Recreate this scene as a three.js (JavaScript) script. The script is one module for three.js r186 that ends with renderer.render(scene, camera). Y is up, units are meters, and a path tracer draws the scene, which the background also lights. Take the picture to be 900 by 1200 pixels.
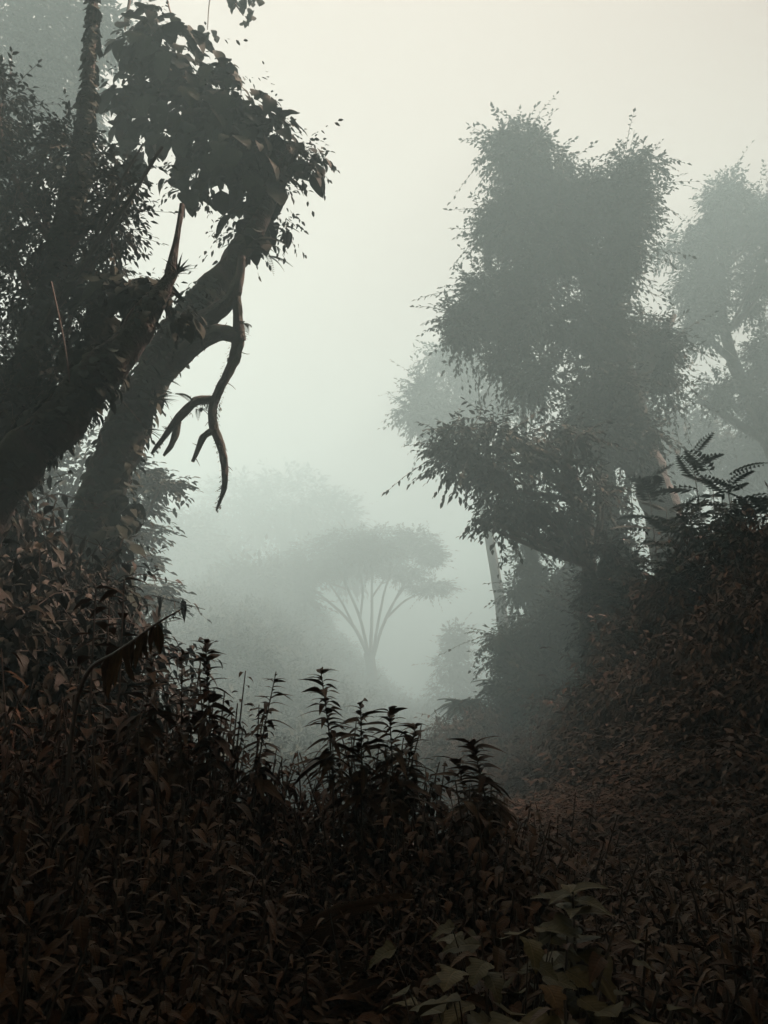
import * as THREE from 'three';

// ---------------------------------------------------------------- camera, sky, sun, exposure
const scene = new THREE.Scene();
const camera = new THREE.PerspectiveCamera(66, 3 / 4, 0.05, 2000);
camera.position.set(0, 1.6, 0);
camera.rotation.set(THREE.MathUtils.degToRad(13), 0, 0);

const renderer = new THREE.WebGLRenderer({ antialias: true });
renderer.toneMapping = THREE.LinearToneMapping;
renderer.toneMappingExposure = 7.5;
renderer.shadowMap.enabled = true;
renderer.shadowMap.type = THREE.PCFSoftShadowMap;

const SUN = new THREE.Vector3(0.58, 0.76, -0.29).normalize();   // high, ahead to the right, behind the cloud
{
  // overcast sky: a warm white cloud deck, brighter to the zenith and round the veiled sun
  const W = 512, H = 256, d = new Float32Array(W * H * 4);
  for (let j = 0; j < H; j++) {
    const el = ((j + 0.5) / H - 0.5) * Math.PI, y = Math.sin(el);
    for (let i = 0; i < W; i++) {
      const az = ((i + 0.5) / W - 0.5) * 2 * Math.PI;
      const x = Math.cos(az) * Math.cos(el), z = Math.sin(az) * Math.cos(el);
      const cs = x * SUN.x + y * SUN.y + z * SUN.z;
      const deck = 0.78 + 0.3 * Math.max(0, y);
      const glow = 0.15 * Math.exp((cs - 1) * 1.5);
      const k = (j * W + i) * 4, v = 0.112;
      d[k] = v * (1.22 * deck + glow); d[k + 1] = v * (0.94 * deck + 0.82 * glow); d[k + 2] = v * (0.8 * deck + 0.62 * glow); d[k + 3] = 1;
    }
  }
  const t = new THREE.DataTexture(d, W, H, THREE.RGBAFormat, THREE.FloatType);
  t.mapping = THREE.EquirectangularReflectionMapping; t.magFilter = t.minFilter = THREE.LinearFilter; t.needsUpdate = true;
  scene.background = t; scene.environment = t;
}
const sun = new THREE.DirectionalLight(new THREE.Color().setRGB(1, 0.665, 0.54), 5);
sun.position.copy(SUN).multiplyScalar(200);
sun.castShadow = true; sun.shadow.radius = 36; sun.shadow.mapSize.set(4096, 4096);
Object.assign(sun.shadow.camera, { left: -90, right: 90, top: 90, bottom: -90, near: 10, far: 500 });
scene.add(sun, sun.target);
scene.fog = new THREE.FogExp2(new THREE.Color().setRGB(0.55, 0.92, 1.0), 0.024);

// ---------------------------------------------------------------- helpers
const { clamp, smoothstep, lerp } = THREE.MathUtils;
function mulberry(a) { return () => { a = (a + 0x6D2B79F5) | 0; let t = Math.imul(a ^ (a >>> 15), 1 | a); t = (t + Math.imul(t ^ (t >>> 7), 61 | t)) ^ t; return ((t ^ (t >>> 14)) >>> 0) / 4294967296; }; }
const V = (x, y, z) => new THREE.Vector3(x, y, z);
const taken = new Map();
function numbered(n) { const k = taken.get(n) ?? 0; taken.set(n, k + 1); return k ? n + '_' + String(k).padStart(3, '0') : n; }
function shade(o) { o.traverse((c) => { if (c.isMesh) { c.castShadow = true; c.receiveShadow = true; } }); return o; }
function thing(name, label, category, at, group) {
  const o = new THREE.Group(); o.name = numbered(name); o.position.set(...at); o.userData = { label, category };
  if (group) o.userData.group = group; scene.add(o); return o;
}
function part(name, geo, mat, parent, kind) { const m = new THREE.Mesh(geo, mat); m.name = name; if (kind) m.userData.kind = kind; m.castShadow = m.receiveShadow = true; parent.add(m); return m; }
function copyOf(src, at, turn, scale, label) {
  const c = src.clone(); c.name = numbered(src.userData.base); c.position.set(...at); c.rotation.y = turn;
  if (Array.isArray(scale)) c.scale.set(...scale); else c.scale.setScalar(scale);
  c.userData = { label: label ?? src.userData.first, category: src.userData.category, group: src.userData.group };
  scene.add(c); return c;
}

// value noise
const hash = (x, y, z = 0) => { let h = Math.imul(x, 374761393) + Math.imul(y, 668265263) + Math.imul(z, 2147483647 ^ 0x5bd1e995); h = Math.imul(h ^ (h >>> 13), 1274126177); return ((h ^ (h >>> 16)) >>> 0) / 4294967296; };
function noise3(x, y, z) {
  const xi = Math.floor(x), yi = Math.floor(y), zi = Math.floor(z), s = (t) => t * t * (3 - 2 * t), u = s(x - xi), v = s(y - yi), w = s(z - zi), h = (a, b, c) => hash(xi + a, yi + b, zi + c);
  return lerp(lerp(lerp(h(0, 0, 0), h(1, 0, 0), u), lerp(h(0, 1, 0), h(1, 1, 0), u), v), lerp(lerp(h(0, 0, 1), h(1, 0, 1), u), lerp(h(0, 1, 1), h(1, 1, 1), u), v), w);
}

// ground level, metres: level by the camera, falling into a gully ahead, a bank on the right, a long slope rising on the left
function ground(x, z) {
  const D = -z;
  let y = -0.11 * clamp(D - 5, 0, 30) + 0.02 * clamp(D - 40, 0, 100);
  const rb = smoothstep(x, 1.6 + 0.09 * Math.max(0, D), 10 + 0.16 * Math.max(0, D));
  y += rb * (1.2 + 0.2 * clamp(D, 0, 40));
  y += 1.2 * smoothstep(-x, 2.2, 9) * smoothstep(D, 2, 9);
  y += 0.2 * clamp(D - 17, 0, 90) * smoothstep(-x, -0.05 * D - 1, 0.16 * D + 3) * smoothstep(D, 15, 40);
  y += 0.35 * (noise3(x * 0.35, 3, z * 0.35) - 0.5) + 0.14 * (noise3(x * 1.3, 9, z * 1.3) - 0.5);
  return y;
}

// ---------------------------------------------------------------- textures and materials
function dataTex(n, fn, srgb) {
  const a = new Uint8Array(n * n * 4);
  for (let j = 0; j < n; j++) for (let i = 0; i < n; i++) { const c = fn(i / n, j / n), k = (j * n + i) * 4; a[k] = clamp(c[0], 0, 1) * 255; a[k + 1] = clamp(c[1], 0, 1) * 255; a[k + 2] = clamp(c[2], 0, 1) * 255; a[k + 3] = 255; }
  const t = new THREE.DataTexture(a, n, n); t.wrapS = t.wrapT = THREE.RepeatWrapping; t.magFilter = THREE.LinearFilter; if (srgb) t.colorSpace = THREE.SRGBColorSpace; t.needsUpdate = true; return t;
}
function tile(u, v, f, seed) { // periodic fractal noise
  let s = 0, a = 0.5, fr = f;
  for (let o = 0; o < 4; o++) {
    const x = u * fr, y = v * fr, xi = Math.floor(x), yi = Math.floor(y), q = (t) => t * t * (3 - 2 * t), p = q(x - xi), r = q(y - yi), h = (i, j) => hash((xi + i) % fr, (yi + j) % fr, seed + o);
    s += a * lerp(lerp(h(0, 0), h(1, 0), p), lerp(h(0, 1), h(1, 1), p), r); a *= 0.5; fr *= 2;
  }
  return s / 0.94;
}
const barkMap = dataTex(256, (u, v) => { const n = tile(u, v, 8, 1), m = tile(u, v, 4, 7), g = clamp((m - 0.5) * 4, 0, 1); const b = 0.45 + 0.75 * n; return [lerp(b, b * 0.85, g), lerp(b * 0.92, b * 0.98, g), lerp(b * 0.86, b * 0.66, g)]; }, true);
const barkBump = dataTex(256, (u, v) => { const n = 0.6 * tile(u, v, 8, 3) + 0.4 * Math.abs(tile(u, v, 16, 5) - 0.5) * 2; return [n, n, n]; });
const litterMap = dataTex(512, (u, v) => { const n = tile(u, v, 16, 11), m = tile(u, v, 5, 12), b = 0.35 + 0.8 * n; return [b, b * lerp(0.8, 0.95, m), b * lerp(0.6, 0.75, m)]; }, true);
const leafMap = dataTex(128, (u, v) => { const rib = Math.abs(v - 0.5), vein = Math.abs(((u * 9 - rib * 7) % 1 + 1) % 1 - 0.5), n = tile(u, v, 8, 21); let b = 0.72 + 0.3 * n; if (rib < 0.025) b += 0.2; if (vein < 0.05) b += 0.08; return [b, b, b * 0.94]; }, true);
const leafBump = dataTex(128, (u, v) => { const rib = Math.abs(v - 0.5), vein = Math.abs(((u * 9 - rib * 7) % 1 + 1) % 1 - 0.5); const b = 0.4 + 0.5 * vein - (rib < 0.03 ? 0.3 : 0); return [b, b, b]; });
const rgb = (r, g, b) => new THREE.Color().setRGB(r, g, b);
const M = {
  bark: new THREE.MeshStandardMaterial({ color: rgb(0.046, 0.039, 0.033), map: barkMap, bumpMap: barkBump, bumpScale: 0.045, roughness: 0.9 }),
  twig: new THREE.MeshStandardMaterial({ color: rgb(0.06, 0.045, 0.034), roughness: 0.85 }),
  stem: new THREE.MeshStandardMaterial({ color: rgb(0.05, 0.03, 0.016), roughness: 0.6 }),
  crown: new THREE.MeshPhysicalMaterial({ vertexColors: true, roughness: 0.85, specularIntensity: 0.15 }),
  nearLeaf: new THREE.MeshPhysicalMaterial({ vertexColors: true, roughness: 0.55, specularIntensity: 0.22, map: leafMap, bumpMap: leafBump, bumpScale: 0.002 }),
  ground: new THREE.MeshStandardMaterial({ color: rgb(0.066, 0.034, 0.018), map: litterMap, bumpMap: litterMap, bumpScale: 0.03, roughness: 0.95 }),
};
const leafMat = (r, g, b, rough = 0.55, spec = 0.22) => new THREE.MeshPhysicalMaterial({ color: rgb(r, g, b), roughness: rough, specularIntensity: spec, map: leafMap, bumpMap: leafBump, bumpScale: 0.002 });
const NEAR = [leafMat(0.080, 0.037, 0.014), leafMat(0.072, 0.037, 0.014), leafMat(0.066, 0.029, 0.012), leafMat(0.092, 0.046, 0.018)];
const BIG = [leafMat(0.028, 0.036, 0.028, 0.8, 0.15), leafMat(0.024, 0.032, 0.025, 0.8, 0.15), leafMat(0.034, 0.040, 0.028, 0.8, 0.15)];
const DEAD = [leafMat(0.10, 0.058, 0.030, 0.7), leafMat(0.085, 0.045, 0.026, 0.7), leafMat(0.13, 0.07, 0.03, 0.7)];
const LITE = [leafMat(0.10, 0.078, 0.038), leafMat(0.085, 0.066, 0.032), leafMat(0.12, 0.085, 0.036)];

// ---------------------------------------------------------------- leaf templates: base at 0, tip along +x, upper face +y
function strip(profile, seg, { droop = 0.25, fold = 0.25, back = 0, wave = 0 } = {}) {
  const p = [], uv = [], ix = [];
  for (let i = 0; i <= seg; i++) {
    const t = i / seg, w = profile(t), y = -droop * t * t, b = back * Math.pow(1 - t, 3), wv = wave * Math.sin(t * 9);
    p.push(t - b, y + fold * w + wv * w, w, t, y, 0, t - b, y + fold * w - wv * w, -w);
    uv.push(t, 0.5 + w, t, 0.5, t, 0.5 - w);
    if (i) for (let s = 0; s < 2; s++) { const a = (i - 1) * 3 + s, c = i * 3 + s; ix.push(a, c, a + 1, a + 1, c, c + 1); }
  }
  return template(p, uv, ix);
}
function template(p, uv, ix) {
  const g = new THREE.BufferGeometry(); g.setAttribute('position', new THREE.Float32BufferAttribute(p, 3)); g.setAttribute('uv', new THREE.Float32BufferAttribute(uv, 2)); g.setIndex(ix); g.computeVertexNormals();
  const n = g.attributes.normal.array; for (let i = 0; i < n.length; i += 3) if (Math.hypot(n[i], n[i + 1], n[i + 2]) < 0.5) { n[i] = 0; n[i + 1] = 1; n[i + 2] = 0; }
  return { p: new Float32Array(p), n: g.attributes.normal.array, uv: new Float32Array(uv), ix, geo: g };
}
const lanceP = (w, k = 0.75) => (t) => w * Math.pow(Math.sin(Math.PI * Math.pow(t, k)), 0.9) + 0.001;
const heartP = (w) => (t) => (t < 0.22 ? w * Math.sqrt(t / 0.22) * 0.98 + 0.02 : w * Math.pow(Math.cos((t - 0.22) / 0.78 * Math.PI / 2), 0.8)) + 0.001;
const lobeP = (w) => (t) => heartP(w)(t) * (0.62 + 0.5 * Math.abs(Math.sin(t * 8.5)));
const T = {
  simple: template([0, 0, 0, 0.35, 0.04, 0.24, 0.4, -0.02, 0, 0.35, 0.04, -0.24, 0.75, -0.03, 0.15, 1, -0.16, 0, 0.75, -0.03, -0.15], [0, .5, .35, .8, .4, .5, .35, .2, .75, .7, 1, .5, .75, .3], [0, 1, 2, 0, 2, 3, 1, 4, 2, 2, 4, 5, 2, 5, 6, 2, 6, 3]),
  diamond: template([0, 0, 0, 0.45, 0.05, 0.26, 1, -0.1, 0, 0.45, 0.05, -0.26], [0, .5, .45, .8, 1, .5, .45, .2], [0, 1, 2, 0, 2, 3]),
  narrow: template([0, 0, 0, 0.4, 0.02, 0.13, 1, -0.12, 0, 0.4, 0.02, -0.13], [0, .5, .45, .7, 1, .5, .45, .3], [0, 1, 2, 0, 2, 3]),
  lance: [strip(lanceP(0.23), 4, { droop: 0.4, fold: 0.3 }), strip(lanceP(0.26), 4, { droop: 0.6, fold: 0.22, wave: 0.1 }), strip(lanceP(0.2), 4, { droop: 0.22, fold: 0.4 })],
  slim: [strip(lanceP(0.1, 0.6), 4, { droop: 0.5, fold: 0.35 }), strip(lanceP(0.12, 0.65), 4, { droop: 0.75, fold: 0.3, wave: 0.15 })],
  curl: [strip(lanceP(0.19, 0.7), 6, { droop: 0.7, fold: 0.3, wave: 0.15 }), strip(lanceP(0.16, 0.7), 6, { droop: 0.95, fold: 0.35 })],
  heart: [strip(heartP(0.46), 7, { droop: 0.25, fold: 0.18, back: 0.2 }), strip(heartP(0.42), 7, { droop: 0.45, fold: 0.25, back: 0.18, wave: 0.06 }), strip(heartP(0.5), 7, { droop: 0.12, fold: 0.1, back: 0.22, wave: 0.08 })],
  lobed: [strip(lobeP(0.44), 12, { droop: 0.3, fold: 0.2, back: 0.15, wave: 0.08 }), strip(lobeP(0.38), 12, { droop: 0.5, fold: 0.28, back: 0.12, wave: 0.1 })],
  hang: [strip(lanceP(0.12, 0.8), 8, { droop: 0.15, fold: 0.7, wave: 0.35 }), strip(lanceP(0.15, 0.85), 8, { droop: 0.3, fold: 0.9, wave: 0.5 }), strip(lanceP(0.08, 0.85), 8, { droop: 0.1, fold: 0.9, wave: 0.5 })],
  blade: strip((t) => 0.02 * (1 - t * 0.95), 5, { droop: 0.6, fold: 0.3 }),
};
// pinnate frond: paired leaflets along an arching midrib
function frond(pairs, wide, droop, leaflet = 0.13) {
  const p = [], uv = [], ix = []; let n = 0;
  const rib = (t) => [t, -droop * t * t];
  for (let i = 0; i < 8; i++) { const [x0, y0] = rib(i / 8), [x1, y1] = rib((i + 1) / 8), w = 0.008; p.push(x0, y0, w, x1, y1, w, x1, y1, -w, x0, y0, -w); uv.push(0, .5, .1, .5, .1, .5, 0, .5); ix.push(n, n + 1, n + 2, n, n + 2, n + 3); n += 4; }
  for (let i = 0; i < pairs; i++) for (const s of [-1, 1]) {
    const t = 0.12 + 0.86 * (i + 0.3 * (s > 0)) / pairs, [x, y] = rib(t), L = wide * Math.pow(Math.sin(Math.PI * Math.pow(t * 0.92 + 0.06, 0.8)), 0.7), w = leaflet * 0.5 * (0.4 + L / wide * 0.6), f = 0.35;
    p.push(x, y, 0, x + f * L * 0.5 + w * 0.3, y + 0.01, s * L * 0.5, x + f * L, y - 0.25 * L, s * L, x + f * L * 0.5 - w * 0.7, y - 0.01, s * L * 0.5);
    uv.push(0, .5, .5, .7, 1, .5, .5, .3); ix.push(n, n + 1, n + 2, n, n + 2, n + 3); n += 4;
  }
  return template(p, uv, ix);
}
T.fern = [frond(22, 0.2, 0.5, 0.055), frond(20, 0.24, 0.8, 0.06)];
T.pinnate = [frond(9, 0.3, 0.25, 0.2), frond(8, 0.34, 0.4, 0.22)];

// ---------------------------------------------------------------- geometry bag
class Bag {
  constructor() { this.cap = 4096; this.nv = 0; this.P = new Float32Array(this.cap * 3); this.N = new Float32Array(this.cap * 3); this.U = new Float32Array(this.cap * 2); this.C = new Float32Array(this.cap * 3); this.I = []; this.leaves = 0; }
  room(k) { if (this.nv + k <= this.cap) return; while (this.nv + k > this.cap) this.cap *= 2; for (const [n, w] of [['P', 3], ['N', 3], ['U', 2], ['C', 3]]) { const a = new Float32Array(this.cap * w); a.set(this[n]); this[n] = a; } }
  add(t, x, y, z, q, s, c) {
    const k = t.p.length / 3; this.room(k);
    const e = new THREE.Matrix4().makeRotationFromQuaternion(q).elements;
    for (let i = 0; i < k; i++) {
      const a = t.p[3 * i] * s, b = t.p[3 * i + 1] * s, d = t.p[3 * i + 2] * s, l = t.n[3 * i], m = t.n[3 * i + 1], n = t.n[3 * i + 2], o = (this.nv + i) * 3;
      this.P[o] = x + e[0] * a + e[4] * b + e[8] * d; this.P[o + 1] = y + e[1] * a + e[5] * b + e[9] * d; this.P[o + 2] = z + e[2] * a + e[6] * b + e[10] * d;
      this.N[o] = e[0] * l + e[4] * m + e[8] * n; this.N[o + 1] = e[1] * l + e[5] * m + e[9] * n; this.N[o + 2] = e[2] * l + e[6] * m + e[10] * n;
      this.C[o] = c[0]; this.C[o + 1] = c[1]; this.C[o + 2] = c[2];
      this.U[(this.nv + i) * 2] = t.uv[2 * i]; this.U[(this.nv + i) * 2 + 1] = t.uv[2 * i + 1];
    }
    for (const i of t.ix) this.I.push(this.nv + i);
    this.nv += k; this.leaves++;
  }
  geo(base) {
    const g = new THREE.BufferGeometry(), f = (a, w) => new THREE.BufferAttribute(a.slice(0, this.nv * w), w);
    g.setAttribute('position', f(this.P, 3)); g.setAttribute('normal', f(this.N, 3)); g.setAttribute('uv', f(this.U, 2)); g.setAttribute('color', f(this.C, 3)); g.setIndex(new THREE.BufferAttribute(new Uint32Array(this.I), 1));
    if (base) g.translate(-base[0], -base[1], -base[2]);
    return g;
  }
}
const _x = V(), _y = V(), _z = V(), _m = new THREE.Matrix4();
function facing(dx, dy, dz, nx, ny, nz) { // +x along d, +y near n
  _x.set(dx, dy, dz).normalize(); _z.crossVectors(_x, _y.set(nx, ny, nz)); if (_z.lengthSq() < 1e-6) _z.set(0, 0, 1); _z.normalize(); _y.crossVectors(_z, _x);
  return new THREE.Quaternion().setFromRotationMatrix(_m.makeBasis(_x, _y, _z));
}
const tint = (c, R, k = 0.35) => { const b = 1 + (R() - 0.5) * 2 * k, h = (R() - 0.5) * 0.25; return [c[0] * b * (1 + h), c[1] * b, c[2] * b * (1 - h)]; };

// tapered bent tube through [x, y, z, r] nodes, knobbly when rough > 0
function tubeInto(out, nodes, sides, step, rough, seed = 0) {
  const pts = nodes.map((n) => V(n[0], n[1], n[2])), cv = new THREE.CatmullRomCurve3(pts, false, 'centripetal'), len = cv.getLength(), n = Math.max(2, Math.ceil(len / step));
  const rs = nodes.map((q) => q[3]); let start = out.p.length / 3, u = V(0.3, 0.1, 1), prev = null;
  const divs = pts.length - 1;
  for (let i = 0; i <= n; i++) {
    const t = i / n, P = cv.getPoint(t), wob = rough * 0.9 * lerp(rs[0], rs[rs.length - 1], t); P.x += wob * (noise3(P.y * 4 + seed, 1, P.z) - 0.5); P.y += wob * (noise3(P.x * 4, seed, 2) - 0.5); const tg = cv.getTangent(t), k = Math.min(divs - 1e-6, t * divs), a = Math.floor(k), r = lerp(rs[a], rs[a + 1], k - a);
    u.addScaledVector(tg, -u.dot(tg)); if (u.lengthSq() < 1e-6) u.set(1, 0, 0).addScaledVector(tg, -tg.x); u.normalize(); const w = V().crossVectors(tg, u);
    for (let j = 0; j <= sides; j++) {
      const an = j / sides * 2 * Math.PI, c = Math.cos(an), s = Math.sin(an), dx = u.x * c + w.x * s, dy = u.y * c + w.y * s, dz = u.z * c + w.z * s;
      const fr = 1.4 / Math.max(r, 0.03), nz = rough ? rough * (noise3(P.x * 3 + dx * r * fr + seed, P.y * 3 + dy * r * fr, P.z * 3 + dz * r * fr) - 0.45) + rough * 0.5 * (noise3(P.x * 11 + dx * 2, P.y * 11 + dy * 2 + seed, P.z * 11 + dz * 2) - 0.5) : 0, q = r * (1 + nz);
      out.p.push(P.x + dx * q, P.y + dy * q, P.z + dz * q); out.uv.push(j / sides * Math.max(1, Math.round(r * 6)), t * len);
      if (i && j) { const A = start + (i - 1) * (sides + 1) + j - 1, B = start + i * (sides + 1) + j - 1; out.ix.push(A, A + 1, B, A + 1, B + 1, B); }
    }
  }
}
function meshOf(out, base) { const g = new THREE.BufferGeometry(), p = new Float32Array(out.p); g.setAttribute('position', new THREE.BufferAttribute(p, 3)); g.setAttribute('uv', new THREE.Float32BufferAttribute(out.uv, 2)); g.setIndex(out.ix); if (base) g.translate(-base[0], -base[1], -base[2]); g.computeVertexNormals(); return g; }
const fresh = () => ({ p: [], uv: [], ix: [] });
function tube(nodes, base, sides = 10, step = 0.15, rough = 0, seed = 0) { const o = fresh(); tubeInto(o, nodes, sides, step, rough, seed); return meshOf(o, base); }

// leafy twigs through an ellipsoid [x, y, z, rx, ry, rz]
function fillClump(bag, wood, c, o, R) {
  const [cx, cy, cz, rx, ry, rz] = c, g = () => R() + R() + R() - 1.5;
  for (let i = 0; i < o.n; i++) {
    let ux = g(), uy = g(), uz = g(); const l = Math.hypot(ux, uy, uz) || 1, rad = Math.pow(R(), o.shell ?? 0.45) * 0.86; ux /= l; uy /= l; uz /= l;
    const lump = 0.72 + 0.56 * noise3(cx * 3.1 + ux * 2.2, cy * 2.7 + uy * 2.2, cz * 1.9 + uz * 2.2);
    let x = cx + ux * rx * rad * lump, y = cy + uy * ry * rad * lump, z = cz + uz * rz * rad * lump;
    let dx = ux + g() * 0.8, dy = uy * (o.flat ?? 1) + g() * 0.6 * (o.flat ?? 1) - (o.droop ?? 0.1), dz = uz + g() * 0.8; const dl = Math.hypot(dx, dy, dz); dx /= dl; dy /= dl; dz /= dl;
    const wild = R() < (o.wild ?? 0.04) ? 2.2 : 1, L = o.len * (0.6 + 0.8 * R()) * wild, K = Math.max(2, Math.round(o.per * (wild > 1 ? 1.4 : 1))), c0 = tint(o.col, R, 0.3), nodes = [];
    const px = -dz, pz = dx, sag = (o.sag ?? 0.25) * L;
    for (let k = 0; k < K; k++) {
      const t = (k + R() * 0.6) / K, X = x + dx * L * t, Y = y + dy * L * t - sag * t * t, Z = z + dz * L * t, s = (k % 2 ? 1 : -1) * (0.6 + R() * 0.5), last = k === K - 1;
      const a = last ? 1 : 0.45, lx = dx * a + px * s * (1 - a) + g() * 0.25, ly = dy * a - (o.hang ?? 0.25) + g() * 0.3 * (o.flat ?? 1), lz = dz * a + pz * s * (1 - a) + g() * 0.25;
      const tp = o.tpl.length ? o.tpl[(R() * o.tpl.length) | 0] : o.tpl, q = facing(lx, ly, lz, g() * 0.7, 1, g() * 0.7);
      bag.add(tp, X, Y, Z, q, o.size * (0.65 + 0.7 * R()), tint(c0, R, 0.12));
    }
    if (wood && (wild > 1 || R() < (o.twigs ?? 0.15))) tubeInto(wood, [[x, y, z, o.tw ?? 0.012], [x + dx * L * 0.5, y + dy * L * 0.5 - sag * 0.25, z + dz * L * 0.5, (o.tw ?? 0.012) * 0.7], [x + dx * L, y + dy * L - sag, z + dz * L, 0.002]], 3, L / 2, 0);
  }
}
function makeTree(o) {
  const R = mulberry(o.seed), base = [o.trunk[0][0], o.trunk[0][1], o.trunk[0][2]];
  const root = thing(o.name, o.label, o.category ?? 'tree', base, o.group); root.userData.base = o.name;
  part('trunk', tube(o.trunk, base, o.sides ?? 12, o.step ?? 0.2, o.rough ?? 0.3, o.seed), M.bark, root);
  for (const l of o.limbs ?? []) part('limb', tube(l, base, 8, (o.step ?? 0.2) * 0.8, (o.rough ?? 0.3), o.seed + 3), M.bark, root);
  const bag = new Bag(), wood = fresh();
  const clumps = !o.split ? o.clumps : o.clumps.flatMap((c) => Array.from({ length: o.split }, () => {
    const a = R() * 6.28, e = Math.asin(R() * 2 - 1), q = 0.35 + 0.5 * R(), f = 0.24 + 0.42 * R();
    return [c[0] + Math.cos(a) * Math.cos(e) * c[3] * q, c[1] + Math.sin(e) * c[4] * q, c[2] + Math.sin(a) * Math.cos(e) * c[5] * q, c[3] * f, c[4] * f * 0.8, c[5] * f, (c[6] ?? 1) / o.split];
  }));
  for (const c of clumps) {
    fillClump(bag, wood, c, { ...o.leaf, n: Math.round(o.leaf.n * (c[6] ?? 1)) }, R);
    if (o.join !== false) { // a limb from the trunk into the clump
      const tr = o.trunk; let best = tr[tr.length - 1], bd = 1e9;
      for (const n of tr.slice(1)) { const d = Math.hypot(n[0] - c[0], (n[1] - c[1] + c[4] * 0.6 + 1) * 1.1, n[2] - c[2]); if (d < bd) { bd = d; best = n; } }
      const r0 = Math.min(best[3] * 0.55, 0.05 * bd + 0.03), mx = (best[0] + c[0]) / 2, mz = (best[2] + c[2]) / 2, my = lerp(best[1], c[1], 0.35);
      tubeInto(wood, [[best[0], best[1] - 0.05, best[2], r0], [mx + (R() - 0.5) * bd * 0.15, my, mz + (R() - 0.5) * bd * 0.15, r0 * 0.7], [c[0], c[1] - c[4] * 0.15, c[2], r0 * 0.35], [c[0] + (R() - 0.5) * c[3], c[1] + c[4] * 0.5, c[2] + (R() - 0.5) * c[5], 0.01]], 6, Math.max(0.3, bd / 8), 0.15, o.seed);
    }
  }
  if (wood.ix.length) part('branches', meshOf(wood, base), M.twig, root, 'stuff');
  if (bag.nv) part('crown', bag.geo(base), o.mat ?? M.crown, root, 'stuff');
  return root;
}

// ---------------------------------------------------------------- ground
{
  const xs = [], n = 150; for (let i = 0; i <= n; i++) { const t = i / n * 2 - 1; xs.push(Math.sign(t) * (6 * Math.abs(t) + 254 * Math.pow(Math.abs(t), 3.2))); }
  const p = [], uv = [], ix = [];
  for (let j = 0; j <= n; j++) for (let i = 0; i <= n; i++) { const x = xs[i], z = xs[j]; p.push(x, ground(x, z), z); uv.push(x / 1.6, z / 1.6); if (i && j) { const a = (j - 1) * (n + 1) + i - 1; ix.push(a, a + n + 1, a + 1, a + 1, a + n + 1, a + n + 2); } }
  const g = meshOf({ p, uv, ix }), m = part('ground', g, M.ground, scene); m.userData = { kind: 'structure' };
}

const FAR = [0.034, 0.04, 0.03], DARK = FAR, BROWN = [0.082, 0.036, 0.014];

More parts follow.
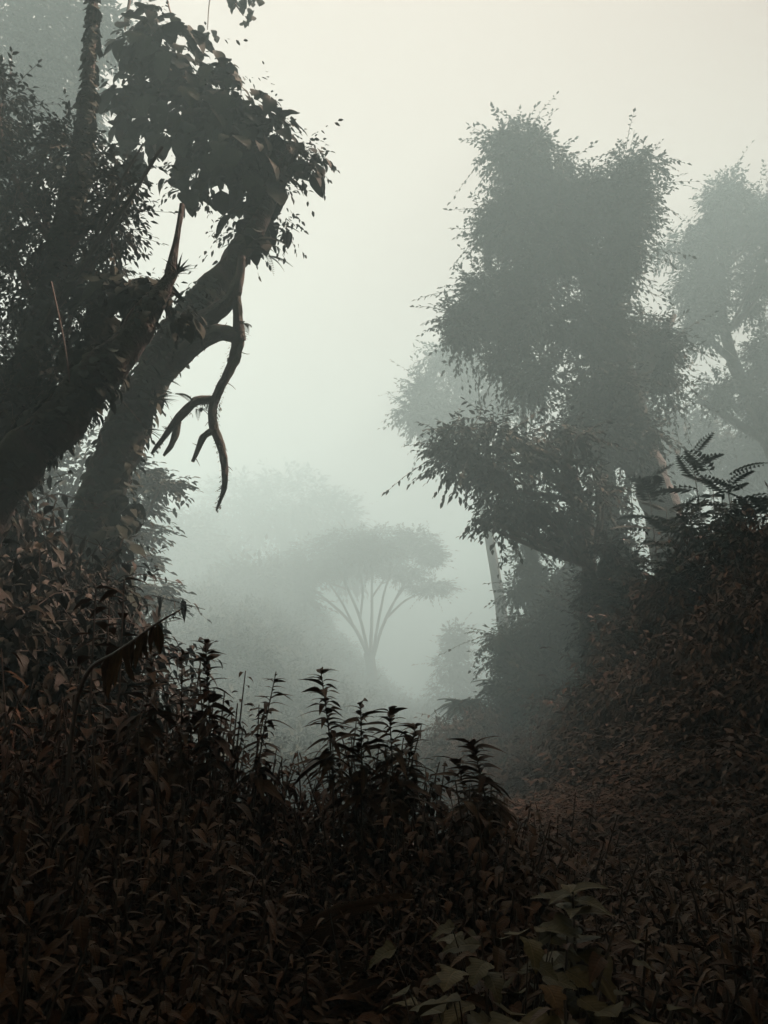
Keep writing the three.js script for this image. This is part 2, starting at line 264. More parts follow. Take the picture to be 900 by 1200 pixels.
// ---------------------------------------------------------------- far trees in the mist
const farLeaf = { tpl: T.diamond, n: 260, per: 5, size: 0.9, len: 1.6, col: FAR, twigs: 0, droop: 0.05 };
makeTree({
  name: 'umbrella_tree', label: 'flat-topped umbrella tree with fanned limbs, standing alone in the mist', seed: 11, step: 0.8, rough: 0.1,
  trunk: [[-1.137,-2.891,-83.97,0.7], [-1.137,0.177,-83.26,0.569], [-1.225,3.586,-82.48,0.525], [-1.574,5.717,-81.99,0.525]],
  limbs: [
    [[-1.487,5.12,-82.12,0.227], [-3.061,8.273,-81.39,0.181], [-5.685,10.83,-80.80,0.131], [-8.572,12.96,-80.31,0.071]],
    [[-1.574,5.461,-82.04,0.201], [-2.422,9.044,-80.31,0.159], [-3.851,12.298,-78.67,0.118], [-5.305,15.216,-78.00,0.069]],
    [[-1.399,5.461,-82.04,0.201], [-1.251,9.725,-82.87,0.164], [-1.265,13.332,-82.94,0.125], [-0.913,17.011,-82.98,0.074]],
    [[-1.225,4.864,-82.18,0.201], [-0.175,8.273,-81.39,0.161], [1.05,10.83,-80.80,0.121], [3.149,13.387,-80.21,0.075]],
    [[-1.225,5.12,-82.12,0.171], [-0.428,9.379,-79.34,0.139], [0.418,12.467,-76.82,0.105], [2.151,15.164,-75.30,0.057]],
    [[0.175,9.125,-81.20,0.131], [2.449,11.086,-80.75,0.101], [5.685,12.108,-80.51,0.06]],
    [[-3.061,8.273,-81.39,0.14], [-4.373,10.83,-80.80,0.112], [-6.822,14.239,-80.02,0.056]],
    [[-2.449,9.125,-81.20,0.14], [-2.187,12.108,-80.51,0.105], [-2.799,15.517,-79.72,0.056]],
    [[-0.175,8.273,-81.39,0.14], [1.749,12.108,-80.51,0.098], [4.198,15.517,-79.72,0.056]],
    [[-5.685,10.83,-80.80,0.112], [-8.746,12.108,-80.51,0.084], [-11.545,12.96,-80.31,0.042]],
    [[-1.225,11.256,-80.71,0.112], [0.437,13.813,-80.12,0.084], [1.312,16.369,-79.53,0.049]],
    [[-3.936,12.108,-80.51,0.098], [-6.123,12.96,-80.31,0.07], [-9.184,15.091,-79.82,0.042]],
  ],
  clumps: [[-10.058,13.983,-80.08,3.149,1.399,1.819], [-6.846,15.383,-77.96,3.252,1.54,1.917], [-3.347,16.217,-75.96,3.347,1.255,1.841], [0,17.562,-81.06,3.754,1.162,1.966], [3.324,16.966,-79.39,2.274,1.225,1.399], [4.706,15.216,-78.00,1.198,1.027,0.89], [-4.754,15.802,-86.87,3.423,1.331,1.901], [0,15.7,-85.10,2.795,1.211,1.603], [-7.358,12.857,-74.93,2.453,0.818,1.308], [1.924,13.642,-80.16,2.624,0.7,1.329], [4.811,12.279,-80.47,2.799,0.612,1.364], [-12.512,12.337,-82.26,1.43,0.715,0.858], [-14.746,11.64,-82.42,1.787,0.715,1.001], [-11.797,11.989,-82.34,2.324,0.804,1.251], [-13.405,13.382,-82.02,2.324,1.072,1.358], [-10.724,14.949,-81.66,2.681,1.072,1.501], [-9.384,12.337,-82.26,2.681,0.804,1.394], [-5.809,14.253,-81.82,3.039,1.072,1.644], [-2.234,14.775,-81.70,2.681,1.072,1.501], [0.894,16.256,-81.36,3.039,1.162,1.68], [-1.597,14.697,-72.71,3.195,0.958,1.661]],
  leaf: { ...farLeaf, n: 420, size: 0.34, len: 0.9, flat: 0.35, hang: 0.05 }, join: false,
});
const domes = [
  ['broad domed tree crowning the far slope, tallest on the ridge', [[-12.64,25.515,-98.70,6.815,5.496,4.924], [-18.229,23.886,-96.53,5.898,5.147,4.418], [-7.319,23.356,-101.74,5.067,4.729,3.918], [-23.295,19.48,-96.28,5.294,4.765,4.024], [-4.53,19.621,-103.23,3.398,4.53,3.171]], [-12.64,11.592,-101.91]],
  ['smaller domed tree on the far slope behind the hanging dead branch', [[-22.05,17.444,-85.31,4.691,3.753,3.378], [-24.79,14.868,-84.00,4.132,3.856,3.195], [-19.034,15.074,-87.13,3.807,3.616,2.969]], [-22.05,8.302,-87.42]],
  ['low spreading tree lower down the far slope, left of the umbrella tree', [[-12.063,11.262,-74.02,3.378,2.252,2.252], [-14.631,9.946,-73.07,2.847,2.214,2.025], [-9.325,10.157,-74.92,2.433,1.784,1.687]], [-12.063,5.777,-75.29]],
];
domes.forEach(([label, clumps, b], i) => makeTree({ name: 'slope_tree', label, seed: 40 + i, step: 3, rough: 0.05, trunk: [[b[0], ground(b[0], b[2]) - 0.5, b[2], 1.2], [b[0], lerp(b[1], clumps[0][1], 0.2), b[2], 1], [clumps[0][0], clumps[0][1] - 4, clumps[0][2], 0.6]], clumps, leaf: { ...farLeaf, size: 0.7, len: 1.8, n: 600 }, group: 'trees on the far slope' }));
makeTree({ name: 'conical_tree', label: 'small pointed tree, faint in the mist right of the umbrella tree', seed: 60, step: 1, rough: 0.1, trunk: [[6.955,-1.326,-78.26,0.409], [6.955,3.458,-77.16,0.245], [6.955,7.046,-76.33,0.123]], clumps: [[6.955,6.488,-76.46,1.146,1.473,1.047], [6.955,4.255,-76.98,2.127,1.8,1.571], [6.792,1.704,-77.56,2.946,1.964,1.964], [9.001,1.066,-77.71,2.291,1.8,1.637]], leaf: { ...farLeaf, size: 0.4, len: 0.9, n: 300 } });

// the valley floor's bushes, beyond picking apart: one mass
{
  const R = mulberry(77), bag = new Bag();
  fillClump(bag, null, [0, 0.5, 0, 1, 0.7, 1], { tpl: T.diamond, n: 130, per: 6, size: 0.17, len: 0.45, col: FAR, wild: 0.1 }, R);
  const spots = [];
  for (let i = 0; i < 5200; i++) { const D = 20 + 90 * Math.pow(R(), 1.6), x = (R() - 0.5) * (D * 1.25 + 10); if (x > 3 + D * 0.16 && D < 40) continue; spots.push([x, ground(x, -D), -D, 0.5 + 0.6 * R() + D * 0.01]); }
  const im = new THREE.InstancedMesh(bag.geo(), M.crown, spots.length); im.name = 'valley_scrub'; im.userData = { kind: 'stuff', label: 'misty scrub covering the valley floor and far slope', category: 'scrub' };
  spots.forEach(([x, y, z, s], i) => im.setMatrixAt(i, _m.compose(V(x, y - 0.1, z), new THREE.Quaternion().setFromEuler(new THREE.Euler(0, R() * 6.28, 0)), V(s, s * (0.8 + 0.5 * R()), s)).clone()));
  im.castShadow = im.receiveShadow = true; scene.add(im);
}

// ---------------------------------------------------------------- trees on the right
const midLeaf = { tpl: T.diamond, n: 700, per: 9, size: 0.16, len: 0.7, col: FAR, twigs: 0.1, wild: 0.05, droop: 0.15 };
makeTree({
  name: 'vine_draped_tree', label: 'tall vine-smothered tree with twin-humped crown and leaning trunk', seed: 101, split: 6, rough: 0.25,
  trunk: [[9.403,2.19,-24.495,1.039], [9.092,3.962,-24.086,0.831], [8.78,5.48,-23.735,0.649], [8.469,7.323,-23.618,0.552], [8.121,8.95,-23.55,0.479], [7.793,10.651,-23.568,0.433], [7.397,12.715,-23.605,0.359], [6.754,15.126,-23.561,0.281], [6.023,17.343,-23.563,0.201], [5.26,19.348,-23.613,0.117]],
  limbs: [[[8.24,8.118,-23.537,0.264], [7.122,8.373,-22.554,0.203], [5.845,8.322,-21.54,0.146], [4.421,8.137,-20.556,0.093], [2.955,7.874,-20.104,0.045]], [[7.712,10.651,-23.568,0.244], [9.005,12.658,-24.131,0.197], [9.936,14.223,-24.796,0.088]], [[7.507,12.177,-23.729,0.221], [7.739,14.852,-23.624,0.169], [8.036,17.924,-23.941,0.088]], [[7.522,11.442,-23.385,0.216], [5.953,12.497,-23.142,0.162], [3.864,13.253,-23.481,0.083]]],
  clumps: [
    [...[4.559,19.063,-23.678,1.169,1.403,1.029], 1.2], [...[5.552,18.636,-23.777,0.877,1.461,0.935], 1], [...[4.091,17.07,-24.139,0.935,1.315,0.9], 1], [...[5.347,15.949,-23.371,1.548,1.548,1.238], 1.8], [...[7.657,17.782,-23.974,1.403,1.52,1.169], 1.6], [...[8.475,18.067,-23.909,0.818,1.227,0.818], 0.9], [...[7.739,15.126,-23.561,1.294,1.463,1.103], 1.6],
    [...[3.382,13.42,-22.929,1.218,1.299,1.007], 1.4], [...[4.735,13.288,-22.959,1.353,1.353,1.082], 1.5], [...[6.494,12.76,-23.081,1.488,1.488,1.191], 1.7], [...[9.351,13.369,-24.993,0.994,1.461,0.982], 1], [...[9.498,11.945,-25.322,0.877,0.877,0.701], 0.5], [...[2.519,12.796,-22.56,0.583,0.796,0.552], 0.5],
    [...[6.494,10.795,-22.508,1.169,1.169,0.935], 1.2], [...[4.935,10.922,-22.479,1.169,1.039,0.883], 0.55], [...[7.403,9.783,-22.742,0.831,1.039,0.748], 0.9], [...[5.975,9.078,-21.879,1.245,0.797,0.817], 0.9], [...[3.788,11.838,-23.294,0.649,0.595,0.498], 0.35], [...[5.06,20.547,-23.849,0.833,0.476,0.524], 0.25], [...[8.483,19.532,-24.083,1.191,0.536,0.691], 0.3], [...[5.991,17.64,-24.007,0.76,2.046,1.122], 0.9],
  ],
  leaf: { ...midLeaf, n: 520, size: 0.16, wild: 0.14, shell: 0.42, len: 0.6, twigs: 0.2 }, join: false,
});
// drooping leafy bough in front of it
makeTree({
  name: 'drooping_tree', label: 'broadleaf tree drooping its leafy bough into the clearing below the vine-smothered crown', seed: 131, split: 4, rough: 0.2, step: 0.2,
  trunk: [[5.276,1.257,-20.092,0.253], [5.065,3.107,-19.665,0.211], [5.065,4.753,-19.285,0.169], [4.805,6.145,-18.758,0.146], [4.319,6.976,-18.259,0.113], [3.221,7.255,-17.784,0.081], [1.992,7.097,-17.615,0.05], [1.287,6.875,-17.564,0.024]],
  clumps: [[...[1.585,6.971,-17.541,0.594,0.634,0.491], 0.8], [...[2.191,6.612,-17.727,0.677,0.797,0.589], 1], [...[2.803,7.322,-17.666,1.001,0.561,0.625], 1], [...[3.02,6.078,-18.055,0.564,0.604,0.467], 0.55], [...[3.561,5.829,-18.318,0.692,0.692,0.553], 0.75], [...[4.216,6.575,-18.351,0.905,0.781,0.675], 0.8], [...[4.421,5.574,-18.582,0.535,0.494,0.411], 0.4], [...[3.907,7.477,-18.143,1.028,0.535,0.625], 0.9], [...[2.489,5.545,-17.973,0.358,0.279,0.255], 0.18], [...[5.039,6.578,-18.761,0.525,0.63,0.462], 0.35], [...[1.525,7.647,-17.385,0.436,0.317,0.301], 0.3]],
  leaf: { tpl: T.simple, n: 150, per: 9, size: 0.15, len: 0.6, col: FAR, twigs: 0.3, hang: 0.35, wild: 0.08, flat: 0.7 },
});
makeTree({ name: 'misty_tree', label: 'pale rounded tree half hidden behind the vine-smothered crown, facing the clearing', seed: 141, split: 4, step: 0.6, rough: 0.15, trunk: [[7.793,1.261,-49.341,0.416], [7.014,7.336,-47.938,0.312], [5.715,14.422,-46.302,0.26], [4.676,18.472,-45.367,0.156]], clumps: [[...[2.857,19.231,-45.192,1.974,2.338,1.725], 1], [...[4.416,21.003,-44.783,1.766,1.87,1.455], 0.8], [...[5.715,18.978,-45.25,2.078,2.078,1.662], 0.9], [...[2.035,17.625,-44.537,1.424,1.017,0.977], 0.4], [...[7.793,19.485,-45.134,1.818,2.338,1.662], 0.7]], leaf: { ...midLeaf, size: 0.26, len: 1.1, n: 620 } });
makeTree({
  name: 'spreading_tree', label: 'wide-branched tree with open crown, pale in the mist behind the right bank', seed: 151, split: 4, step: 0.4, rough: 0.2,
  trunk: [[20.976,6.141,-37.951,0.74], [19.948,10.148,-37.026,0.576], [18.714,13.354,-36.286,0.452], [17.274,16.159,-35.638,0.329], [16.452,18.564,-35.083,0.247], [16.246,21.369,-34.435,0.165]],
  limbs: [[[18.714,13.354,-36.286,0.288], [16.82,13.825,-35.151,0.2], [14.417,14.634,-33.938,0.117]], [[17.686,15.358,-35.823,0.247], [18.919,17.762,-35.268,0.165], [20.153,20.167,-34.713,0.123]], [[16.945,17.161,-35.407,0.206], [15.418,17.727,-34.25,0.14], [14.417,19.678,-33.8,0.08]]],
  clumps: [[...[16.246,24.776,-33.649,1.645,1.316,1.185], 1], [...[15.012,22.972,-34.065,1.398,1.316,1.086], 0.8], [...[17.729,23.946,-34.867,1.9,1.688,1.435], 1.2], [...[19.206,24.357,-34.772,1.266,1.773,1.216], 0.9], [...[15.418,20.459,-33.619,1.802,1.442,1.298], 1], [...[18.097,20.568,-34.621,1.645,1.645,1.316], 0.8], [...[14.222,18.051,-33.149,1.091,1.091,0.873], 0.6], [...[17.686,17.762,-35.268,1.81,1.316,1.25], 0.8], [...[19.742,17.362,-35.361,1.645,2.056,1.481], 0.9], [...[15.586,15.013,-33.85,1.559,0.935,0.997], 0.55], [...[18.021,14.606,-34.971,1.442,1.041,0.993], 0.7]],
  leaf: { ...midLeaf, size: 0.2, len: 0.9, n: 480 },
});
makeTree({ name: 'spreading_tree', label: 'shadowy dense tree filling the gap under the open-crowned pale tree', seed: 152, split: 4, step: 0.5, rough: 0.2, trunk: [[20.413,4.186,-46.613,0.498], [20.164,10.007,-45.269,0.398], [19.915,13.888,-44.373,0.249]], clumps: [[...[18.919,15.829,-43.925,2.987,1.992,1.992], 1], [...[21.907,14.858,-44.149,2.738,2.489,2.091], 1], [...[16.928,14.858,-44.149,1.992,1.992,1.593], 0.8], [...[24.418,18.978,-45.25,2.598,2.078,1.87], 0.7], [...[16.625,17.46,-45.601,1.351,2.078,1.372], 0.4]], leaf: { ...midLeaf, tpl: T.diamond, size: 0.4, len: 1.2, n: 420 } });
// slim trunk wrapped in leaves between the clearing and the bank, with the bushes at its foot
makeTree({ name: 'ivy_clad_tree', label: 'slim straight tree clad in leaves, beneath the drooping bough', seed: 161, split: 4, step: 0.3, rough: 0.3, trunk: [[6.786,-0.373,-34.324,0.429], [6.572,2.759,-33.6,0.321], [6.322,5.543,-32.958,0.286], [6.143,7.631,-32.476,0.25], [6.001,10.415,-31.833,0.179], [5.786,13.2,-31.19,0.107]], clumps: [[...[6.143,6.587,-32.717,0.786,1.286,0.829], 1], [...[6.001,8.675,-32.235,0.643,1.286,0.771], 0.5], [...[6.543,1.054,-31.941,1.678,1.208,1.154], 1.2], [...[6.501,4.325,-33.239,1.214,1.286,1], 0.9], [...[5.536,5.891,-32.877,0.429,0.857,0.514], 0.2], [...[7.322,5.891,-32.877,0.929,1.286,0.886], 0.6], [...[7.786,7.283,-32.556,0.5,1.429,0.771], 0.4], [...[5.628,3.941,-32.814,0.844,0.422,0.507], 0.25], [...[7.143,2.759,-33.6,1.786,1.286,1.229], 1.2], [...[8.572,4.847,-33.118,1.072,2.143,1.286], 0.9], [...[5.888,2.049,-32.738,1.247,1.039,0.914], 0.7]], leaf: { ...midLeaf, size: 0.19, n: 420 } });
makeTree({ name: 'ivy_clad_tree', label: 'leaning creeper-hung tree beside the dark right bank', seed: 162, split: 4, step: 0.3, rough: 0.3, trunk: [[6.786,0.517,-22.829,0.333], [6.548,2.837,-22.293,0.262], [6.382,4.693,-21.865,0.214], [6.429,6.661,-21.923,0.195], [6.522,8.472,-22.019,0.149]], clumps: [[...[6.31,5.621,-21.65,0.524,1.191,0.686], 0.7], [...[6.477,4.229,-21.972,0.667,1.048,0.686], 1], [...[6.19,2.809,-21.787,0.838,1.164,0.801], 1.3], [...[6.705,1.895,-21.484,1.136,1.136,0.909], 1.4], [...[6.527,7.136,-21.814,0.39,0.877,0.507], 0.35], [...[5.796,1.23,-21.638,0.818,0.909,0.691], 0.9]], leaf: { ...midLeaf, size: 0.17, len: 0.55, n: 330, col: DARK } });
makeTree({ name: 'tangle_tree', label: 'leafy tangle of undergrowth trees at the edge of the clearing under the slim tree', seed: 163, split: 4, step: 0.4, rough: 0.3, trunk: [[5.91,-0.229,-27.106,0.281], [5.684,1.965,-26.6,0.225], [5.572,3.61,-26.22,0.141]], clumps: [[...[4.617,2.691,-27.458,0.701,0.877,0.631], 0.5], [...[5.552,3.545,-27.261,0.935,1.11,0.818], 0.9], [...[6.416,4.295,-26.062,0.957,1.407,0.946], 1.1], [...[5.412,1.951,-25.577,1.353,1.082,0.974], 1.2], [...[4.059,1.292,-25.729,0.974,0.649,0.649], 0.6], [...[4.237,3.459,-27.281,0.526,0.234,0.304], 0.2], [...[3.945,2.776,-27.439,0.468,0.175,0.257], 0.15], [...[5.477,0.952,-23.754,1.245,0.747,0.797], 1]], leaf: { ...midLeaf, size: 0.17, n: 360 } });
makeTree({ name: 'tangle_tree', label: 'dark vine tangle piled against the leaning trunk on the right bank', seed: 164, split: 4, step: 0.3, rough: 0.3, trunk: [[5.715,0.787,-17.122,0.25], [5.572,2.354,-16.76,0.196], [5.52,3.811,-16.937,0.129]], clumps: [[...[4.849,3.23,-17.584,0.455,1.099,0.621], 1], [...[5.531,3.599,-17.499,0.644,0.947,0.636], 1.1], [...[5.983,3.572,-16.479,0.643,0.714,0.543], 1], [...[4.71,1.824,-16.369,0.658,1.004,0.665], 1.2], [...[5.195,2.127,-15.273,0.747,0.974,0.688], 1.3], [...[6.169,3.551,-14.944,0.747,0.747,0.597], 1.2], [...[6.748,4.097,-14.305,0.628,0.628,0.502], 1], [...[4.059,0.703,-15.602,0.487,0.649,0.455], 0.8], [...[5.163,4.7,-17.758,0.273,0.584,0.343], 0.3], [...[6.375,4.76,-15.178,0.604,0.436,0.416], 0.4]], leaf: { ...midLeaf, tpl: [T.diamond, T.narrow], size: 0.13, len: 0.5, n: 330, col: DARK } });
// hanging creepers: curtains of thin stems with small leaves
{
  const R = mulberry(171);
  const more = [[3.842,11.706,-23.324], [4.384,11.31,-23.416], [4.932,10.677,-23.049], [5.455,10.163,-22.654], [5.952,9.365,-22.326], [6.223,8.714,-21.963], [9.061,11.013,-24.511], [9.877,11.802,-25.355], [10.228,12.23,-25.256], [2.976,11.838,-23.294], [6.597,8.229,-22.075], [7.249,8.249,-22.583]];
  for (let i = 0; i < 14 + more.length; i++) {
    const t = i / 13, top = i < 14 ? [lerp(6.6, 8.0, t) + (R() - 0.5) * 0.2, 11.4 - 0.6 * t + R() * 0.5, -24.4 + R() * 1.2] : more[i - 14], L = 1.6 + R() * 2.4, bag = new Bag(), nodes = [];
    const root = thing('hanging_creeper', 'thin leafy creeper hanging from the crown or trunk of the vine-smothered tree', 'creeper', top, 'creepers hanging under the vine-smothered crown');
    for (let k = 0; k <= 5; k++) nodes.push([top[0] + (R() - 0.5) * 0.12, top[1] - L * k / 5, top[2] + (R() - 0.5) * 0.12, 0.014 - 0.001 * k]);
    part('stem', tube(nodes, top, 4, 0.3), M.twig, root);
    for (let k = 0; k < L * 26; k++) { const y = top[1] - R() * L; bag.add(T.simple, top[0] + (R() - 0.5) * 0.16, y, top[2] + (R() - 0.5) * 0.16, facing(R() - 0.5, -0.7, R() - 0.5, R() - 0.5, 0.6, R() - 0.5), 0.13 * (0.6 + 0.7 * R()), tint(DARK, R)); }
    part('foliage', bag.geo(top), M.crown, root, 'stuff');
  }
}

// ---------------------------------------------------------------- trees on the left
const leaning = makeTree({
  name: 'leaning_tree', label: 'mossy leaning tree with crooked limb and big-leaved climber up top', seed: 201, sides: 26, step: 0.06, rough: 0.42,
  trunk: [[-4.822,0.359,-10.632,0.415], [-4.637,1.205,-10.559,0.375], [-4.379,2.18,-10.458,0.335], [-4.124,3.068,-10.376,0.305], [-3.852,3.975,-10.289,0.286], [-3.549,4.904,-10.198,0.266], [-3.273,5.681,-10.142,0.257], [-2.955,6.337,-10.114,0.225], [-2.593,6.936,-10.098,0.191], [-2.198,7.5,-10.091,0.169], [-1.851,8.192,-10.178,0.148], [-1.591,9.02,-10.356,0.14], [-1.364,9.741,-10.436,0.078]],
  limbs: [
    [[-3.179,5.681,-10.142,0.14], [-2.922,5.989,-10.071,0.158], [-2.581,6.259,-9.947,0.139], [-2.243,6.368,-9.86,0.113], [-1.93,6.323,-9.871,0.069]],
    [[-2.88,6.334,-10.053,0.123], [-2.513,6.558,-9.939,0.14], [-2.185,6.734,-9.837,0.113], [-2,6.953,-9.725,0.087], [-1.941,7.414,-9.68,0.052]],
    [[-2.011,6.931,-9.73,0.069], [-1.977,6.616,-9.803,0.069], [-1.965,6.278,-9.881,0.078]],
  ], clumps: [], leaf: midLeaf,
});
{
  const R = mulberry(202), base = leaning.position.toArray();
  const hang = part('dead_branch', tube([[-1.965,6.368,-9.86,0.081], [-2.046,5.974,-9.951,0.068], [-2.208,5.636,-10.029,0.063], [-2.296,5.392,-10.065,0.058], [-2.29,5.112,-10.099,0.058], [-2.182,4.815,-10.147,0.054], [-2.13,4.504,-10.188,0.045], [-2.149,4.254,-10.225,0.036], [-2.24,4.009,-10.282,0.011]], base, 10, 0.025, 0.75, 5), M.bark, leaning);
  for (const n of [[[-2.289,5.489,-10.063,0.054], [-2.529,5.445,-10.012,0.054], [-2.743,5.223,-10.001,0.053], [-2.912,4.962,-10.01,0.04], [-3.074,4.697,-10,0.018]], [[-2.755,5.212,-10.004,0.036], [-2.784,4.971,-10.039,0.044], [-2.832,4.829,-10.041,0.035], [-2.932,4.693,-10.062,0.018]], [[-2.29,5.056,-10.112,0.045], [-2.427,5.016,-10.172,0.041], [-2.513,4.865,-10.228,0.036], [-2.604,4.684,-10.31,0.023]]])
    part('side_branch', tube(n, hang.position.toArray().map((v, i) => base[i]), 8, 0.025, 0.75, 9), M.bark, hang);
  for (const [q, dx, dy] of [[[-2,6.142,-9.912], 0.2, -0.1], [[-2.162,5.726,-10.008], 0.16, -0.12], [[-2.282,5.231,-10.092], -0.14, -0.1], [[-2.23,4.919,-10.133], 0.12, -0.14], [[-2.145,4.599,-10.186], 0.1, -0.06], [[-2.153,4.315,-10.232], -0.1, -0.08], [[-2.616,5.348,-10.013], 0.02, 0.16], [[-2.855,5.052,-10.03], -0.12, 0.04], [[-2.478,4.91,-10.217], -0.1, -0.02], [[-2.414,5.423,-10.017], 0.04, 0.14], [[-2.576,4.735,-10.278], 0.06, -0.1]])
    part('twig', tube([[...q, 0.009], [q[0] + dx * 0.6, q[1] + dy * 0.4, q[2] + (R() - 0.5) * 0.1, 0.006], [q[0] + dx, q[1] + dy, q[2] + (R() - 0.5) * 0.2, 0.002]], base, 4, 0.05, 0.3, 3), M.bark, hang);
  mossOn(leaning, [[[-1.965,6.368,-9.86,0.065], [-2.208,5.636,-10.029,0.05], [-2.29,5.112,-10.099,0.046], [-2.13,4.504,-10.188,0.035], [-2.24,4.009,-10.282,0.011]], [[-2.289,5.489,-10.063,0.043], [-2.743,5.223,-10.001,0.043], [-3.074,4.697,-10,0.014]], [[-2.922,5.989,-10.071,0.13], [-2.581,6.259,-9.947,0.115], [-2.243,6.368,-9.86,0.093], [-1.93,6.323,-9.871,0.057]], [[-2.513,6.558,-9.939,0.116], [-2,6.953,-9.725,0.072]], [[-4.637,1.205,-10.559,0.397], [-4.124,3.068,-10.376,0.308], [-3.549,4.904,-10.198,0.265], [-2.955,6.337,-10.114,0.198], [-2.198,7.5,-10.091,0.105]]], [520, 260, 500, 300, 2800], 203);
}
function mossOn(tree, along, counts, seed) {
  const R = mulberry(seed), bag = new Bag(), base = tree.position.toArray();
  along.forEach((ns, a) => {
    const cv = new THREE.CatmullRomCurve3(ns.map((n) => V(n[0], n[1], n[2])));
    for (let i = 0; i < counts[a]; i++) {
      const t = R(), p = cv.getPoint(t), k = Math.min(ns.length - 1.001, t * (ns.length - 1)), r = lerp(ns[k | 0][3], ns[(k | 0) + 1][3], k % 1), d = V(R() - 0.5, R() - 0.6, R() - 0.5).normalize(), thick = r > 0.2;
      bag.add(R() < 0.5 ? T.narrow : T.simple, p.x + d.x * r * 0.95, p.y + d.y * r * 0.95, p.z + d.z * r * 0.95, facing(d.x + (R() - 0.5), d.y - 0.4 + (R() - 0.5), d.z + (R() - 0.5), 0, 1, 0.2), 0.025 + 0.06 * R() * R() + (thick ? 0.1 * R() * R() : 0), tint(DARK, R));
    }
  });
  part('moss', bag.geo(base), M.crown, tree, 'stuff');
}
const second = makeTree({
  name: 'leaning_tree', label: 'thick dark leaning trunk ending in a broken top with a spiky rosette', seed: 211, sides: 26, step: 0.06, rough: 0.45,
  trunk: [[-4.987,1.245,-7.471,0.327], [-4.516,2.166,-7.382,0.304], [-4.107,2.881,-7.34,0.28], [-3.764,3.46,-7.329,0.255], [-3.408,3.976,-7.334,0.229], [-3.081,4.358,-7.368,0.208], [-2.786,4.785,-7.393,0.19], [-2.524,5.232,-7.413,0.141], [-2.34,5.604,-7.45,0.101], [-2.223,5.908,-7.503,0.054]],
  limbs: [[[-2.258,5.838,-7.519,0.054], [-2.23,6.115,-7.517,0.041], [-2.2,6.369,-7.52,0.033], [-2.186,6.751,-7.555,0.028]]],
  clumps: [], leaf: midLeaf,
});
mossOn(second, [[[-4.107,2.881,-7.34,0.28], [-3.764,3.46,-7.329,0.255], [-3.408,3.976,-7.334,0.229], [-3.081,4.358,-7.368,0.208], [-2.786,4.785,-7.393,0.19], [-2.524,5.232,-7.413,0.141], [-2.223,5.908,-7.503,0.054]]], [2600], 213);
makeTree({
  name: 'slender_tree', label: 'slender upright tree rising along the left edge behind the dark leaning trunk', seed: 221, sides: 12, step: 0.12, rough: 0.2,
  trunk: [[-5.097,0.81,-9.05,0.196], [-4.769,2.268,-8.713,0.175], [-4.44,3.879,-8.588,0.151], [-4.14,5.048,-8.441,0.124], [-3.968,5.864,-8.376,0.111], [-3.8,6.699,-8.306,0.098], [-3.647,7.506,-8.243,0.087], [-3.626,8.417,-8.279,0.07], [-3.653,9.417,-8.294,0.056], [-3.688,10.671,-8.251,0.041]],
  limbs: [[[-3.994,5.523,-8.331,0.044], [-3.604,5.986,-8.101,0.04], [-3.243,6.388,-7.885,0.036], [-2.899,6.714,-7.686,0.028], [-2.431,7.443,-7.518,0.018]], [[-3.271,6.351,-7.893,0.028], [-3.126,6.658,-7.761,0.023], [-2.918,7.006,-7.619,0.018], [-2.637,7.48,-7.51,0.011]]],
  clumps: [[...[-4.208,7.759,-8.431,0.436,0.52,0.382], 0.7], [...[-3.793,8.012,-8.372,0.436,0.416,0.341], 0.7], [...[-3.159,6.97,-8.12,0.257,0.434,0.276], 0.6], [...[-4.052,7.05,-8.594,0.582,0.478,0.424], 0.9], [...[-4.306,6.272,-8.528,0.507,0.507,0.405], 0.9], [...[-3.793,6.139,-8.805,0.52,0.353,0.349], 0.7], [...[-4.624,7.404,-8.513,0.312,0.935,0.499], 0.9], [...[-3.444,6.568,-8.459,0.344,0.304,0.259], 0.5], [...[-4.468,5.582,-8.933,0.416,0.416,0.332], 0.7], [...[-3.02,7.279,-7.926,0.195,0.234,0.171], 0.3], [...[-4.676,8.518,-8.255,0.249,0.623,0.349], 0.6], [...[-4.286,4.764,-8.506,0.39,0.39,0.312], 0.8], [...[-3.883,5.222,-8.606,0.398,0.259,0.263], 0.6], [...[-3.561,5.4,-8.77,0.203,0.265,0.187], 0.4], [...[-4.481,4.004,-8.682,0.39,0.487,0.351], 0.8]],
  leaf: { tpl: T.simple, n: 300, per: 6, size: 0.08, len: 0.28, col: DARK, twigs: 0.4, tw: 0.005, wild: 0.06 },
});
makeTree({ name: 'upland_tree', label: 'misty broadleaf tree crown behind the slender tree on the left', seed: 231, step: 0.4, rough: 0.2, trunk: [[-13.326,2.814,-21.888,0.421], [-11.923,8.737,-20.52,0.327], [-10.52,14.432,-19.206,0.234], [-9.585,17.393,-18.522,0.14]], clumps: [[...[-10.17,18.76,-18.207,1.403,1.449,1.141], 1.2], [...[-8.767,18.988,-18.154,1.075,1.216,0.916], 1], [...[-10.053,16.71,-18.68,1.403,1.403,1.122], 1.2], [...[-7.902,19.443,-18.049,0.701,0.701,0.561], 0.5], [...[-8.65,17.393,-18.522,0.935,1.169,0.842], 0.9], [...[-10.053,20.81,-17.733,1.403,1.169,1.029], 0.8], [...[-11.222,14.432,-19.206,1.403,1.87,1.309], 1]], leaf: { tpl: T.simple, n: 330, per: 6, size: 0.2, len: 0.6, col: DARK, twigs: 0.1 } });
